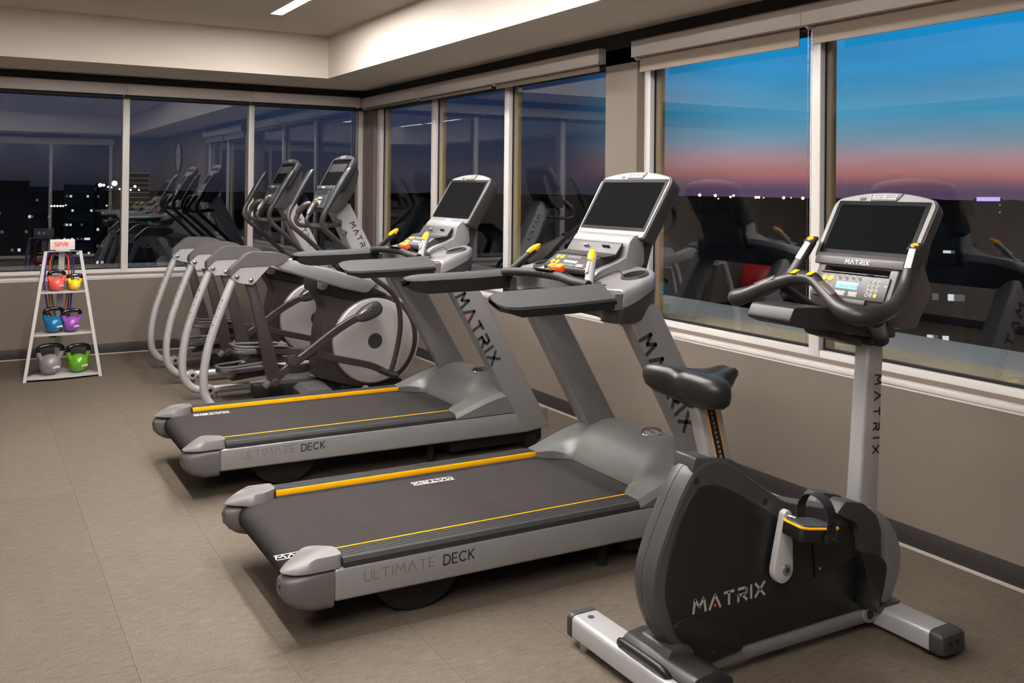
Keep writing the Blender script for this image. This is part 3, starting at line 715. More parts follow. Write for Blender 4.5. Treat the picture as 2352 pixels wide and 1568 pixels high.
    for y, mm in ((.05, 'lcd'), (.0, 'green'), (-.05, 'red')):
        b = new(); lathe(b, [(0, 0), (.011, 0), (.009, .002), (0, .0025)], (1.071, y, 1.1735), (-.25, 0, 1), 14); P('quick_key', b, mm, pn)
    b = new(); prism(b, [(.008, 0), (0, .012), (-.008, 0)], 0, .001, 'xy', mtx=Matrix.Translation((1.052, -.01, 1.16)) @ Matrix.Rotation(-PI/2, 4, 'Z') @ Matrix.Rotation(-.9, 4, 'X')); P('arrow_mark', b, 'whiteink', pn)
    for s in (-1, 1):    # ergonomic grips: silver stem, dark grip, amber tip
        p0, p1, p2 = Vector((1.085, s*.30, 1.15)), Vector((1.118, s*.268, 1.195)), Vector((1.158, s*.228, 1.243))
        if s < 0:
            b = new(); tube(b, [p0+V(.0, .0, -.02), p0+(p2-p0)*.5, p2], [.021, .018, .019], 12, 4, .8, p=2.6); gp = P('grip', b, 'midgrey')
            d = (p2-p0).normalized(); nn = Vector((-.75, -.1, .0)); nn = (nn-d*nn.dot(d)).normalized(); sd2 = d.cross(nn)
            b = new(); mt = Matrix((sd2, d, nn)).transposed().to_4x4(); mt.translation = p0+(p2-p0)*.45+nn*.017; box(b, (0, 0, 0), (.019, .062, .004), .0015, rot=mt); P('sensor_plate', b, 'whiteplate', gp)
        else:
            b = new(); tube(b, [p0+V(.0, .0, -.02), p0, p1, p2], [.026, .023, .019, .019], 12, 4, .85); gp = P('grip', b, 'padblack')
        b = new(); dd = (p2-p0).normalized(); R = []
        for k, (a, wd, hh) in enumerate(((-.035, .0165, .016), (-.01, .019, .018), (.012, .017, .014), (.03, .009, .006))):
            R.append([p2+dd*a+V(-.006, 0, .004)+V(0, 1, 0)*x*wd+V(-.6, 0, .35).normalized()*z*hh for x, z in circ(1, 12, 1, 2.4)])
        loft(b, R); P('grip_tip', b, 'yellow', gp)
    # safety stop clip and cord
    b = new(); prism(b, rnd([(-.012, -.055), (.018, -.045), (.024, 0), (.018, .045), (-.012, .055), (-.02, 0)], .01, 3), 0, .026, 'xy', .004, 2, Matrix.Translation((1.115, -.02, 1.165)) @ Matrix.Rotation(-.35, 4, 'Y')); sc_ = P('safety_clip', b, 'orange')
    for y in (.026, -.028):
        b = new(); box(b, (1.108, -.02+y, 1.19), (.022, .04, .008), .003, rot=(-.35, 'Y')); P('clip_pad', b, 'orangey', sc_)
    b = new(); tube(b, [(1.12, -.07, 1.165), (1.14, -.14, 1.14), (1.16, -.22, 1.135), (1.19, -.27, 1.165), (1.22, -.31, 1.185), (1.245, -.325, 1.165)], .002, 6, 6); P('safety_cord', b, 'matte')
    # keypad console
    def sl(u0, z0, u1, z1):  # plane helper along a slope
        d = Vector((u1-u0, 0, z1-z0)); L = d.length; d.normalize(); n_ = Vector((-d.z, 0, d.x)); return d, n_, L
    prof = rnd([(1.165, 1.155), (1.158, 1.178), (1.232, 1.228), (1.30, 1.24), (1.33, 1.285), (1.36, 1.285), (1.40, 1.22), (1.38, 1.17), (1.25, 1.145)], .012, 3)
    b = new(); prism(b, prof, -.165, .165, 'xz', .01, 2); kc = P('keypad_console', b, 'darkgrey')
    d, n_, L = sl(1.162, 1.180, 1.232, 1.228); yv = Vector((0, -1, 0))
    def kp(a, y, h=.001): return Vector((1.162, 0, 1.180))+d*a*L+Vector((0, y, 0))+n_*h
    mt = Matrix((d, -yv, n_)).transposed().to_4x4()
    def plate(a, y, la, ly, m, name, h=.002, par=None):
        q = mt.copy(); q.translation = kp(a, y, h/2+.0005); b = new(); box(b, (0, 0, 0), (la, ly, h), min(la, ly, h)*.3, 1, q); return P(name, b, m, par or kc)
    plate(.5, 0, .078, .29, 'black', 'key_panel', .002)
    for a in (.3, .72):
        for y in (.118, .082):
            b = new(); lathe(b, [(0, 0), (.0125, 0), (.011, .003), (0, .0035)], kp(a, y, .002), n_, 14); P('amber_key', b, 'yellow', kc)
    plate(.42, -.01, .014, .10, 'lcd', 'display', .0032)
    for k in range(4):
        b = new(); lathe(b, [(0, 0), (.0085, 0), (.0075, .002), (0, .0022)], kp(.8, .035-.025*k, .002), n_, 12); P('round_key', b, 'midgrey', kc)
    plate(.14, .02, .014, .055, 'inkthin', 'print_block', .0028); plate(.14, -.04, .014, .04, 'inkthin', 'print_block', .0028)
    plate(.2, -.10, .02, .05, 'midgrey', 'key_pad', .0028)
    # reading tray
    b = new(); prism(b, [(1.236, 1.232), (1.30, 1.243), (1.333, 1.288), (1.345, 1.288), (1.305, 1.232)], -.19, .19, 'xz', .004, 2); P('reading_tray', b, 'darkgrey')
    b = new(); box(b, (1.312, .045, 1.268), (.006, .035, .018), .002, rot=(-.6, 'Y')); P('usb_port', b, 'steel')
    b = new(); box(b, (1.316, -.10, 1.270), (.003, .055, .022), .002, rot=(-.6, 'Y')); P('socket_plate', b, 'black')
    for s in (-1, 1):   # silver wings curving up either side of the tray
        b = new(); prism(b, rnd([(1.165, 1.15), (1.20, 1.178), (1.30, 1.212), (1.372, 1.248), (1.385, 1.305), (1.43, 1.318), (1.44, 1.2), (1.32, 1.12), (1.2, 1.12)], .02, 4), s*.168, s*.214, 'xz', .014, 3); P('console_wing', b, 'silver', T, 40)
    b = new(); prism(b, rnd([(1.335, 1.22), (1.355, 1.295), (1.385, 1.325), (1.43, 1.32), (1.42, 1.20), (1.40, 1.13), (1.34, 1.13)], .012, 3), -.215, .215, 'xz', .014, 3); P('console_neck', b, 'midgrey')
    # display head
    head(T, Vector((1.400, 0, 1.312)), Vector((1.553, 0, 1.570)), .257, .243, .08, big=True)
    b = new(); prism(b, rnd([(1.395, 1.12), (1.455, 1.12), (1.53, 1.37), (1.47, 1.37)], .01, 2), -.19, .19, 'xz', .02, 3); P('head_arm', b, 'darkgrey')
    return T

def head(T, pb, pt, hw, gw, depth, big=True, low=None, bez='midgrey'):
    """screen head: silver bezel with arched top in a dark shell, black glass, vent and logo. pb/pt: bottom and top of the front face at y=0"""
    d = (pt-pb); L = d.length; d.normalize(); n_ = Vector((-d.z, 0, d.x)); y = Vector((0, 1, 0))
    def pt3(a, s, h): return pb+d*a+y*s+n_*h
    top = [(hw*x, L+.034*(1-x*x)-(.02 if abs(x) > .97 else 0)) for x in (-1, -.93, -.8, -.6, -.4, -.2, 0, .2, .4, .6, .8, .93, 1)]
    wb = hw*.97
    out = [(-wb, .0)]+top+[(wb, .0)]
    out = rnd(out, [.012]+[.012]*13+[.012], 2)
    def shell(h0, h1, sc0, sc1, m, name, par=T, ang=35):
        q = new(); cxy = (0, L*.5)
        loft(q, [[pt3(cxy[1]+(a-cxy[1])*s_, s*s_, h) for s, a in out] for s_, h in ((sc0, h0), (sc1, h1))]); return obj(name, q, m, par, ang)
    q = new()
    loft(q, [[pt3(L*.5+(a-L*.5)*s_, s*s_, h) for s, a in out] for s_, h in ((.92, -depth), (.995, -depth*.75), (1.022, -.014), (1.018, -.004), (.99, -.0035))]); sh = obj('screen_shell', q, 'darkgrey', T, 40)
    shell(-.0034, .003, 1.0, .992, bez, 'bezel')
    g0, g1 = (.030, L-.006) if not low else (.012, L-.004)
    q = new(); loft(q, [[pt3(a, s, h) for s, a in rnd([(-gw*.985, g0), (gw*.985, g0), (gw, g1), (-gw, g1)], .006, 2)] for h in (.0025, .0045)]); gl = obj('screen_glass', q, 'screenglass', T)
    i = .018; q = new(); loft(q, [[pt3(a, s, h) for s, a in [(-gw+i, g0+i*.9), (gw-i, g0+i*.9), (gw-i, g1-i*.9), (-gw+i, g1-i*.9)]] for h in (.0045, .0050)]); obj('display_panel', q, 'screen', gl)
    if not low: matrix_logo(T, pt3(.0155, 0, .0032), -y, d, .012, 'whiteink', .2, .34, False)
    # vent in the arch
    mt = Matrix((-y, d, n_)).transposed().to_4x4()
    q = new(); mt.translation = pt3(L+.012, 0, .003); prism(q, [(-.058, -.0145), (.052, -.0145), (.070, .0165), (-.063, .0165)], 0, .004, 'xy', .001, 1, mt); v = obj('vent', q, 'capgrey', T)
    for k in (-1, 0, 1):
        q = new(); m2 = mt.copy(); m2.translation = pt3(L+.013+k*.008, 0, .0078); box(q, (0, 0, 0), (.096, .0030, .002), 0, 1, m2); obj('vent_slat', q, 'silver2', v)
    for k in (-.048, 0, .048):
        q = new(); m2 = mt.copy(); m2.translation = pt3(L+.013, k, .0082); box(q, (0, 0, 0), (.003, .019, .002), 0, 1, m2); obj('vent_post', q, 'silver2', v)
    q = new(); m2 = mt.copy(); m2.translation = pt3(L+.006, .095, .003); box(q, (0, 0, 0), (.026, .012, .003), .001, 1, m2); obj('headphone_socket', q, 'black', T)
    return sh
make_treadmill('near treadmill with the larger black screen, belt end towards the open floor', (1.117, 3.459, 0), [(.66, .25, False, .026), (-.085, -.27, True, .026)])
make_treadmill('far treadmill between the ellipticals and the other treadmill', (1.117, 5.087, 0), [(.09, .285, False, .026), (1.0, -.285, True, .026)])
# ================================================================== ELLIPTICAL (local: +x towards the console)
def make_elliptical(label, loc, lit):
    T = thing('elliptical_trainer', label, 'elliptical trainer', loc, 0, 'elliptical trainers by the corner windows')
    def P(name, b, m, par=T, ang=32): return obj(name, b, m, par, ang)
    for s in (-1, 1):
        y = s*.343
        rp = [(.052, .9305), (.021, .894), (-.027, .778), (-.075, .647), (-.118, .516), (-.141, .41), (-.154, .31), (-.152, .21), (-.135, .145), (-.09, .09), (-.035, .066), (.03, .060)]
        b = new(); tube(b, [(u, y, z) for u, z in rp], .0275, 16, 4); rt_ = P('rear_tube', b, 'silver2')
        d = Vector((-.047, 0, -.131)).normalized(); nn = Vector((-.75, -.66, 0)); nn = (nn-d*nn.dot(d)).normalized(); yd = nn.cross(d)
        for k, ch in enumerate('MATRIX'):
            zc = .775-.052*k; u0 = -.028-.0178*k-.0012*k*k*.5; b = new(); lettering(b, ch, Vector((u0, y, zc))+nn*.0278-yd*.006, d, yd, .012, .2, .1, .0006); P('letter', b, 'ink', rt_)
        b = new(); tube(b, [(.05, y, .060), (.5, y, .066), (.95, y, .072)], .0285, 16, 2); P('base_tube', b, 'silver2')
        b = new(); cyl(b, (.035, y-.035, .060), (.035, y+.035, .060), .034, 18, bev=.004); P('rear_hub', b, 'silver2')
        b = new(); cyl(b, (.035, y-s*.0-.0365, .060), (.035, y-.030, .060), .014, 14); P('hub_hole', b, 'black')
        b = new(); cyl(b, (.07, y, .0), (.07, y, .035), .022, 14, bev=.003); P('levelling_foot', b, 'silver')
        # bracket plates and bolts
        br = rnd([(.0, .927), (.062, .988), (.257, .991), (.165, .892), (.143, .868), (.041, .889)], [.008, .02, .003, .02, .02, .02], 4)
        for q in (-1, 1):
            b = new(); prism(b, br, y+q*.030, y+q*.037, 'xz', .0015, 1); bp = P('bracket_plate', b, 'silver2')
            for u, z in ((.040, .925), (.132, .900)):
                b = new(); lathe(b, [(0, 0), (.0165, 0), (.0165, .004), (.013, .009), (.006, .0115), (.006, .008), (0, .008)], (u, y+q*.037, z), (0, q, 0), 16); P('bolt', b, 'chrome', bp)
        # dark cap over the bracket
        cap = [(-.004, .931), (.060, .989), (.16, .9915), (.31, .993), (.355, 1.015), (.392, 1.045), (.36, 1.066), (.30, 1.080), (.135, 1.085), (.10, 1.068), (.0, .976)]
        R = []
        b = new(); prism(b, rnd(cap, [.004, .008, .0, .02, .02, .01, .02, .03, .03, .03, .01], 4), y-.043, y+.043, 'xz', .025, 1); P('arm_cap', b, 'capgrey', T, 28)
        # silver beam running down to the drive
        st = ((.30, .992, 1.03, .343, .030), (.385, .955, 1.035, .343, .032), (.47, .925, 1.0, .325, .034), (.68, .858, .945, .25, .036), (.88, .795, .885, .18, .038), (1.08, .745, .845, .10, .04))
        b = new(); loft(b, [[Vector((u+dz*.45*(z1-z0), s*v+a*wv, (z0+z1)/2+c*(z1-z0)/2)) for (a, c), dz in ((p, p[1]) for p in circ(1, 16, 1, 4.5))] for u, z0, z1, v, wv in st]); P('side_beam', b, 'silver2', T, 40)
        # hanging link
        b = new(); lk = [(.098, .885), (.135, .91), (.170, .885), (.215, .74), (.262, .56), (.30, .44), (.322, .34), (.340, .215), (.335, .19), (.275, .18), (.232, .33), (.184, .56), (.138, .76)]
        prism(b, rnd(lk, .012, 3), y-.016, y+.016, 'xz', .005, 2); P('link_arm', b, 'brown')
        b = new(); cyl(b, (.305, y-.03, .215), (.305, y+.03, .215), .028, 16, bev=.004); P('link_pivot', b, 'brown')
        b = new(); box(b, (.255, y, .205), (.05, .045, .035), .006, rot=(-.8, 'Y')); P('link_stop', b, 'capgrey')
        # crank link and knob (opposite phase on the far side)
        if s < 0: A = [(.325, .225), (.40, .285), (.55, .385), (.72, .505), (.85, .58), (.925, .61)]; Bp = [(.20, .420), (.34, .408), (.53, .385), (.75, .325), (.94, .277), (1.04, .245), (1.115, .205)]
        else: A = [(.325, .225), (.45, .20), (.60, .165), (.75, .17), (.85, .185), (.92, .20)]; Bp = [(.24, .232), (.36, .24), (.53, .25), (.75, .25), (.94, .24), (1.04, .225), (1.115, .20)]
        b = new(); bar(b, [(u, s*.298, z) for u, z in A], .017, .027); P('crank_link', b, 'brown')
        u, z = (.985, .635) if s < 0 else (.98, .215)
        b = new(); mt = Matrix.Translation((u, s*.298, z)) @ Matrix.Rotation(-.42 if s < 0 else -.1, 4, 'Y'); q = bmesh.new(); bmesh.ops.create_uvsphere(q, u_segments=24, v_segments=14, radius=1)
        for v in q.verts:
            x, yy, zz = v.co; v.co = Vector((.108*math.copysign(abs(x)**.85, x), .036*math.copysign(abs(yy)**.6, yy), (.055-.012*(-x))*math.copysign(abs(zz)**.85, zz)))
        bmesh.ops.transform(q, matrix=mt, verts=q.verts); join(b, q); kb = P('crank_knob', b, 'darkgrey', T, 60)
        b = new(); mt2 = mt @ Matrix.Translation((-.02, s*.035, .022)); q = bmesh.new(); bmesh.ops.create_uvsphere(q, u_segments=16, v_segments=10, radius=1); bmesh.ops.transform(q, matrix=mt2 @ Matrix.Diagonal((.05, .004, .014, 1)), verts=q.verts); join(b, q); P('knob_insert', b, 'chrome', kb)
        for uu, z_ in ((.035, .022), (-.055, -.03)):
            b = new(); pp = mt @ Vector((uu, s*.034, z_)); cyl(b, pp, pp+V(0, s*.003, 0), .005, 8); P('knob_hole', b, 'matte', kb)
        b = new(); bar(b, [(u_, s*.272, z_) for u_, z_ in Bp], .017, .024); P('pedal_arm', b, 'brown')
        b = new(); tube(b, [(1.085, s*.272, .222), (1.13, s*.272, .198), (1.20, s*.272, .17), (1.225, s*.272, .165)], [.024, .033, .034, .024], 14, 4, .75); P('arm_boot', b, 'darkgrey')
        # pedal
        zp = .405 if s < 0 else .215; tl = -.09 if s < 0 else .03
        mt = Matrix.Translation((.24, s*.20, zp)) @ Matrix.Rotation(-tl if s > 0 else .09, 4, 'Y')
        pl = rnd([(-.185, -.075), (-.185, .075), (-.13, .09), (.16, .085), (.19, .06), (.19, -.06), (.16, -.085), (-.13, -.09)], .03, 4)
        b = new(); prism(b, pl, -.012, .012, 'xy', .006, 2, mt); pd = P('pedal', b, 'capgrey')
        b = new(); rim = []
        path = [(.19, -.065, .03), (.12, -.084, .045), (-.05, -.088, .036), (-.14, -.082, .034), (-.18, -.05, .036), (-.186, 0, .038), (-.18, .05, .036), (-.14, .082, .034), (-.05, .088, .036), (.12, .084, .045), (.19, .065, .03)]
        tube(b, [mt @ Vector(p) for p in path], .0085, 8, 4); P('pedal_rim', b, 'capgrey', pd)
        b = new(); tube(b, [mt @ Vector(p) for p in path], .018, 4, 4, .25); P('pedal_wall', b, 'darkgrey', pd)
        b = new(); prism(b, rnd([(.12, .0), (.19, .0), (.175, .06), (.155, .065)], .01, 2), -.06, .06, 'xz', .004, 1, mt); P('toe_stop', b, 'capgrey', pd)
        b = new(); prism(b, [(-.10, -.07), (-.02, -.01), (.12, -.01), (.18, -.05)], -.05, .05, 'xz', .006, 1, mt); P('pedal_bracket', b, 'brown', pd)
        b = new(); cyl(b, (.445, s*.298-.022, .335 if s < 0 else .24), (.445, s*.298+.022, .335 if s < 0 else .24), .046, 20, bev=.005); pb_ = P('pivot_bracket', b, 'brown')
        zz_ = .322 if s < 0 else .23; b = new(); cyl(b, (.445, s*.322, zz_), (.445, s*.330, zz_), .012, 12); P('pivot_bolt', b, 'chrome', pb_)
        # swing handle
        g_ = [(.802, -.405, 1.642), (.776, -.405, 1.612), (.72, -.403, 1.52), (.64, -.40, 1.375)]
        b = new(); tube(b, [(u_, s*-v, z_) for u_, v, z_ in g_], [.018, .030, .029, .024], 14, 4, .85); hg = P('swing_grip', b, 'coolblack')
        g2 = [(.642, -.40, 1.378), (.615, -.395, 1.325), (.607, -.388, 1.275), (.635, -.38, 1.222), (.70, -.372, 1.163), (.77, -.365, 1.103), (.90, -.355, .982), (1.004, -.345, .880), (1.13, -.34, .785), (1.19, -.335, .70), (1.215, -.325, .60), (1.219, -.315, .482), (1.194, -.305, .326), (1.165, -.297, .215)]
        b = new(); tube(b, [(u_, s*-v, z_) for u_, v, z_ in g2], .0185, 14, 4); P('swing_tube', b, 'brown')
        b = new(); cyl(b, (1.188, s*.325, .30), (1.188, s*.318, .30), .009, 12); P('tube_bolt', b, 'chrome')
        # fixed handle
        f_ = [(.85, -.075, 1.247), (.75, -.11, 1.238), (.65, -.125, 1.232), (.60, -.125, 1.245), (.582, -.125, 1.28), (.597, -.122, 1.316)]
        b = new(); tube(b, [(u_, s*-v, z_) for u_, v, z_ in f_], .0155, 12, 4); P('fixed_tube', b, 'brown')
        b = new(); tube(b, [(.595, s*.122, 1.312), (.612, s*.115, 1.345), (.645, s*.09, 1.385), (.678, s*.07, 1.398)], [.016, .025, .024, .013], 14, 5); fg = P('fixed_grip', b, 'brown')
        b = new(); tube(b, [(.583, s*.135, 1.325), (.596, s*.128, 1.352), (.625, s*.105, 1.393)], [.006, .012, .006], 8, 4, .5); P('pulse_plate', b, 'steel', fg)
    # drive shroud
    ci = [(1.113+.337*math.cos(math.radians(a)), .405+.337*math.sin(math.radians(a))) for a in range(-62, 76, 6)]
    ol = ci+[(1.10, .745), (.95, .77), (.80, .80), (.73, .845), (.665, .85), (.662, .782), (.735, .672), (.742, .634), (.706, .485), (.690, .27), (.690, .165), (.84, .115), (1.0, .075)]
    b = new(); prism(b, rnd(ol, .01, 2), -.118, .118, 'xz', .02, 3); P('drive_shroud', b, 'brown', T, 40)
    col = rnd([(.655, .775), (.655, .86), (.70, .865), (.90, .82), (1.10, .78), (1.20, .735), (1.10, .735), (.97, .715), (.92, .712), (.80, .742)], .012, 3)
    b = new(); prism(b, col, -.14, .14, 'xz', .01, 2); P('shroud_collar', b, 'black', T, 40)
    b = new(); ring = [(1.113+r*math.cos(math.radians(a)), .405+r*math.sin(math.radians(a))) for r, rg in ((.352, range(-58, 66, 6)), (.318, range(60, -60, -6))) for a in rg]
    prism(b, ring, -.115, .115, 'xz', .008, 2); P('front_cover', b, 'silver2', T, 40)
    for s in (-1, 1):
        b = new(); lathe(b, [(0, 0), (.306, 0), (.306, .034), (.296, .042), (.288, .0435), (.255, .0495), (.252, .0485), (.249, .05), (0, .053)], (1.09, s*.117, .408), (0, s, 0), 56); dd = P('drive_disc', b, 'disc', T, 20)
        b = new(); lathe(b, [(0, .0515), (.056, .0515), (.054, .0545), (0, .0545)], (1.09, s*.117, .408), (0, s, 0), 32); P('disc_hub', b, 'darkgrey', dd)
        b = new(); prism(b, rnd([(.66, .80), (.66, .86), (.735, .85), (.725, .80), (.70, .79)], .012, 3), s*.141, s*.165, 'xz', .004, 2); P('pivot_cover', b, 'midgrey')
    # mast with lettering
    ms = [(.80, 1.335), (.84, 1.37), (.92, 1.405), (1.09, 1.085), (1.205, .85), (1.30, .66), (1.14, .66), (1.06, .85), (.925, 1.09)]
    b = new(); prism(b, ms, -.075, .075, 'xz', .014, 3); mst = P('mast', b, 'silver2')
    d = Vector((.50, 0, -.95)).normalized(); yv = Vector((.95, 0, .50)).normalized()
    matrix_logo(mst, (1.0, -.0755, 1.14), d, yv, .038, 'ink', .2, .52, True)
    for z in (1.285, 1.205):
        b = new(); lathe(b, [(0, 0), (.02, 0), (.02, .012), (.012, .02), (0, .02)], (.845+(1.285-z)*.5, -.07, z-.02), (-.55, -.8, .1), 14); P('handle_clamp', b, 'chrome')
    # console
    b = new(); prism(b, rnd([(.725, 1.335), (.705, 1.372), (.757, 1.505), (.79, 1.53), (.87, 1.69), (.925, 1.70), (.955, 1.62), (.925, 1.50), (.86, 1.39), (.80, 1.33)], .02, 3), -.165, .165, 'xz', .025, 3); P('console_housing', b, 'darkgrey', T, 40)
    d = Vector((.052, 0, .133)).normalized(); n_ = Vector((-d.z, 0, d.x)); o_ = Vector((.705, 0, 1.372))
    mt = Matrix((V(0, -1, 0), d, n_)).transposed().to_4x4()
    def pl(name, a, y, la, ly, m, h=.003, par=T, lift=.0):
        q = mt.copy(); q.translation = o_+d*a+V(0, y, 0)+n_*(h/2+lift); b = new(); box(b, (0, 0, 0), (ly, la, h), min(h, la)*.3, 1, q); return P(name, b, m, par)
    kp_ = pl('keypad_face', .065, 0, .145, .285, 'coolgrey', .008)
    pl('phone_slot', .108, 0, .032, .225, 'matte', .003, kp_, .007)
    pl('display', .030, -.005, .030, .075, 'lcd' if lit else 'darkgrey', .002, kp_, .008)
    for y in (.085, .06):
        for a in (.052, .03): 
            q = new(); c = o_+d*a+V(0, y, 0)+n_*.008; lathe(q, [(0, 0), (.009, 0), (.008, .002), (0, .0025)], c, n_, 12); P('amber_key', q, 'yellow', kp_)
    for k in range(4):
        q = new(); c = o_+d*.066+V(0, .035-.022*k, 0)+n_*.008; lathe(q, [(0, 0), (.008, 0), (.007, .002), (0, .0022)], c, n_, 10); P('round_key', q, 'whiteplate', kp_)
    for k in range(9):
        q = new(); c = o_+d*(.02+.017*(k//3))+V(0, -.075-.018*(k % 3), 0)+n_*.008; lathe(q, [(0, 0), (.0065, 0), (.006, .002), (0, .0022)], c, n_, 8); P('number_key', q, 'darkgrey', kp_)
    pl('brow', .146, 0, .03, .30, 'coolgrey', .014, T, 0)
    matrix_logo(T, o_+d*.146+n_*.0145, (0, -1, 0), d, .011, 'whiteink', .2, .3, False)
    head(T, Vector((.783, 0, 1.515)), Vector((.894, 0, 1.718)), .222, .19, .05, low=True, bez='coolgrey')
    # floor frame
    b = new(); bb(b, .86, 1.34, -.09, .09, .02, .10, .01); bb(b, .25, .9, -.06, .06, .05, .14, .01); P('floor_frame', b, 'matte')
    b = new(); loft(b, [[Vector((u, v, z+dz)) for u, z in ((.52, .02), (.52, .09), (.56, .12), (.72, .12), (.80, .02))] for v, dz in ((-.30, 0), (-.16, .012), (0, .02), (.16, .012), (.30, 0))]); P('cross_cover', b, 'capgrey')
    for s in (-1, 1):
        b = new(); cyl(b, (.95, s*.30, .0), (.95, s*.343, .05), .03, 16); P('front_foot', b, 'silver2')
        b = new(); tube(b, [(.93, s*.343, .072), (.99, s*.30, .07), (1.02, s*.16, .066)], .0285, 14, 4); P('front_bend', b, 'silver2')
    return T
make_elliptical('near elliptical with its blue display lit, beside the far treadmill', (1.5, 6.563, 0), True)
make_elliptical('far elliptical with its small display dark, next to the back windows', (1.5, 7.858, 0), False)
# ================================================================== UPRIGHT BIKE
def make_bike():
    T = thing('exercise_bike', 'upright exercise bike with black shroud and ram-horn handlebar in front', 'exercise bike', (2.3, 2.27, 0))
    def P(name, b, m, par=T, ang=32): return obj(name, b, m, par, ang)
    # floor bars
    b = new(); prism(b, rnd([(-.527, .028), (-.527, .092), (-.515, .102), (-.428, .102), (-.416, .09), (-.416, .028)], .01, 3), -.36, .352, 'xz', .004, 2); rs = P('rear_stabilizer', b, 'silver2')
    for s in (-1, 1):
        y = .366 if s > 0 else -.374
        b = new(); prism(b, rnd([(-.529, .026), (-.529, .093), (-.516, .104), (-.427, .104), (-.414, .091), (-.414, .026)], .012, 3), y-.013, y+.013, 'xz', .006, 2); P('end_cap', b, 'darkgrey', rs)
        b = new(); cyl(b, (-.50, s*.31, 0), (-.50, s*.31, .03), .019, 16, bev=.003); P('levelling_foot', b, 'steel', rs)
        b = new(); cyl(b, (-.475, s*.315, .1015), (-.475, s*.315, .1035), .011, 16); P('top_plug', b, 'darkgrey', rs)
    b = new(); prism(b, rnd([(.462, .02), (.462, .078), (.474, .09), (.562, .09), (.575, .078), (.575, .02)], .01, 3), -.27, .27, 'xz', .004, 2); fs = P('front_stabilizer', b, 'silver2')
    for s in (-1, 1):
        R = [[Vector((.5185+a, s*v, .0545+c)) for a, c in circ(.060*k, 24, .0385*k2, 5)] for v, k, k2 in ((.268, 1.02, 1.03), (.29, 1.04, 1.05), (.312, .97, .95), (.318, .85, .8))]
        b = new(); loft(b, R); ec = P('end_cap', b, 'darkgrey', fs, 40)
        b = new(); cyl(b, (.578, s*.262, .04), (.578, s*.225, .04), .04, 24, bev=.006); P('transport_wheel', b, 'darkgrey', fs)
        for du in (-.02, .012):
            b = new(); lathe(b, [(0, 0), (.007, 0), (.009, .002), (0, .002)], (.522+du, s*.3175, .058), (0, s, 0), 12); P('cap_hole', b, 'matte', ec)
        b = new(); cyl(b, (.50, s*.24, 0), (.50, s*.24, .022), .02, 12); P('levelling_foot', b, 'matte', fs)
    b = new(); tube(b, [(-.45, 0, .066), (0, 0, .066), (.49, 0, .062)], .037, 16, 2, 1.35, (0, 1, 0), p=4); P('main_beam', b, 'silver')
    b = new(); cyl(b, (.43, -.060, .066), (.43, .060, .066), .030, 18, bev=.003); mb = P('beam_joint', b, 'silver')
    b = new(); cyl(b, (.43, -.063, .066), (.43, -.0595, .066), .015, 14); P('joint_bolt', b, 'black', mb)
    # shroud: grey rim with black side panels
    def S(u, z): return (1.026*u+.06, 1.026*z-.04)
    rim = rnd([(-.517, .33), (-.510, .39), (-.490, .445), (-.452, .525), (-.403, .615), (-.362, .668), (-.32, .692), (-.27, .694), (-.20, .668), (-.10, .60), (.03, .515), (.20, .47), (.36, .43), (.44, .38), (.46, .25), (.44, .13), (.40, .085), (-.34, .075), (-.41, .118), (-.47, .18), (-.505, .255)], .03, 4)
    cx_, cz_ = -.03, .35
    def ringy(f, v): return [Vector((cx_+(u-cx_)*f, v, cz_+(z-cz_)*f)) for u, z in rim]
    b = new(); loft(b, [ringy(.955, -.050), ringy(.978, -.046), ringy(1.0, -.018), ringy(1.0, -.0015), ringy(.994, -.001), ringy(.994, .001), ringy(1.0, .0015), ringy(1.0, .018), ringy(.978, .046), ringy(.955, .050)]); P('shroud_rim', b, 'rimgrey', T, 20)
    pan = rnd([S(*q) for q in [(-.512, .37), (-.497, .45), (-.46, .548), (-.425, .605), (-.385, .637), (-.325, .636), (-.25, .605), (-.033, .478), (.30, .405), (.312, .32), (.385, .27), (.39, .19), (.35, .128), (-.30, .126), (-.40, .128), (-.478, .235), (-.508, .31)]], .022, 4)
    for s in (-1, 1):
        b = new(); prism(b, pan, s*.045, s*.056, 'xz', .004, 2); sp_ = P('side_panel', b, 'black')
        b = new(); prism(b, rnd([S(*q) for q in [(.10, .275), (.085, .415), (.30, .38), (.305, .31)]], .006, 2), s*.0555, s*.062, 'xz', .003, 1); P('access_cover', b, 'black', sp_)
        b = new(); q = S(.115, .305); lathe(b, [(0, 0), (.006, 0), (.005, .003), (0, .003)], (q[0], s*.062, q[1]), (0, s, 0), 10); P('cover_screw', b, 'steel', sp_)
        b = new(); prism(b, rnd([S(*q) for q in [(-.49, .246), (-.455, .266), (-.40, .262), (-.23, .165), (-.215, .12), (-.39, .105)]], .008, 2), s*.0555, s*.064, 'xz', .004, 2); P('foot_guard', b, 'black', sp_)
        for u, z in ((-.395, .655), (-.115, .550)):
            q = S(u, z); b = new(); lathe(b, [(0, 0), (.008, 0), (.011, .003), (0, .0032)], (q[0], s*.0475, q[1]), (0, s, 0), 14); P('screw_hole', b, 'matte')
        for u, z in ((-.485, .36), (.115, .152), (-.335, .142)):
            q = S(u, z); b = new(); lathe(b, [(0, 0), (.008, 0), (.0095, .002), (0, .0022)], (q[0], s*.056 if u > -.3 or z > .2 else s*.064, q[1]), (0, s, 0), 14); P('screw_hole', b, 'matte')
    q = S(-.265, .287); matrix_logo(T, (q[0], -.0563, q[1]), (1, 0, 0), (0, 0, 1), .042, 'silverink', .2, .36, True, True, 1.12)
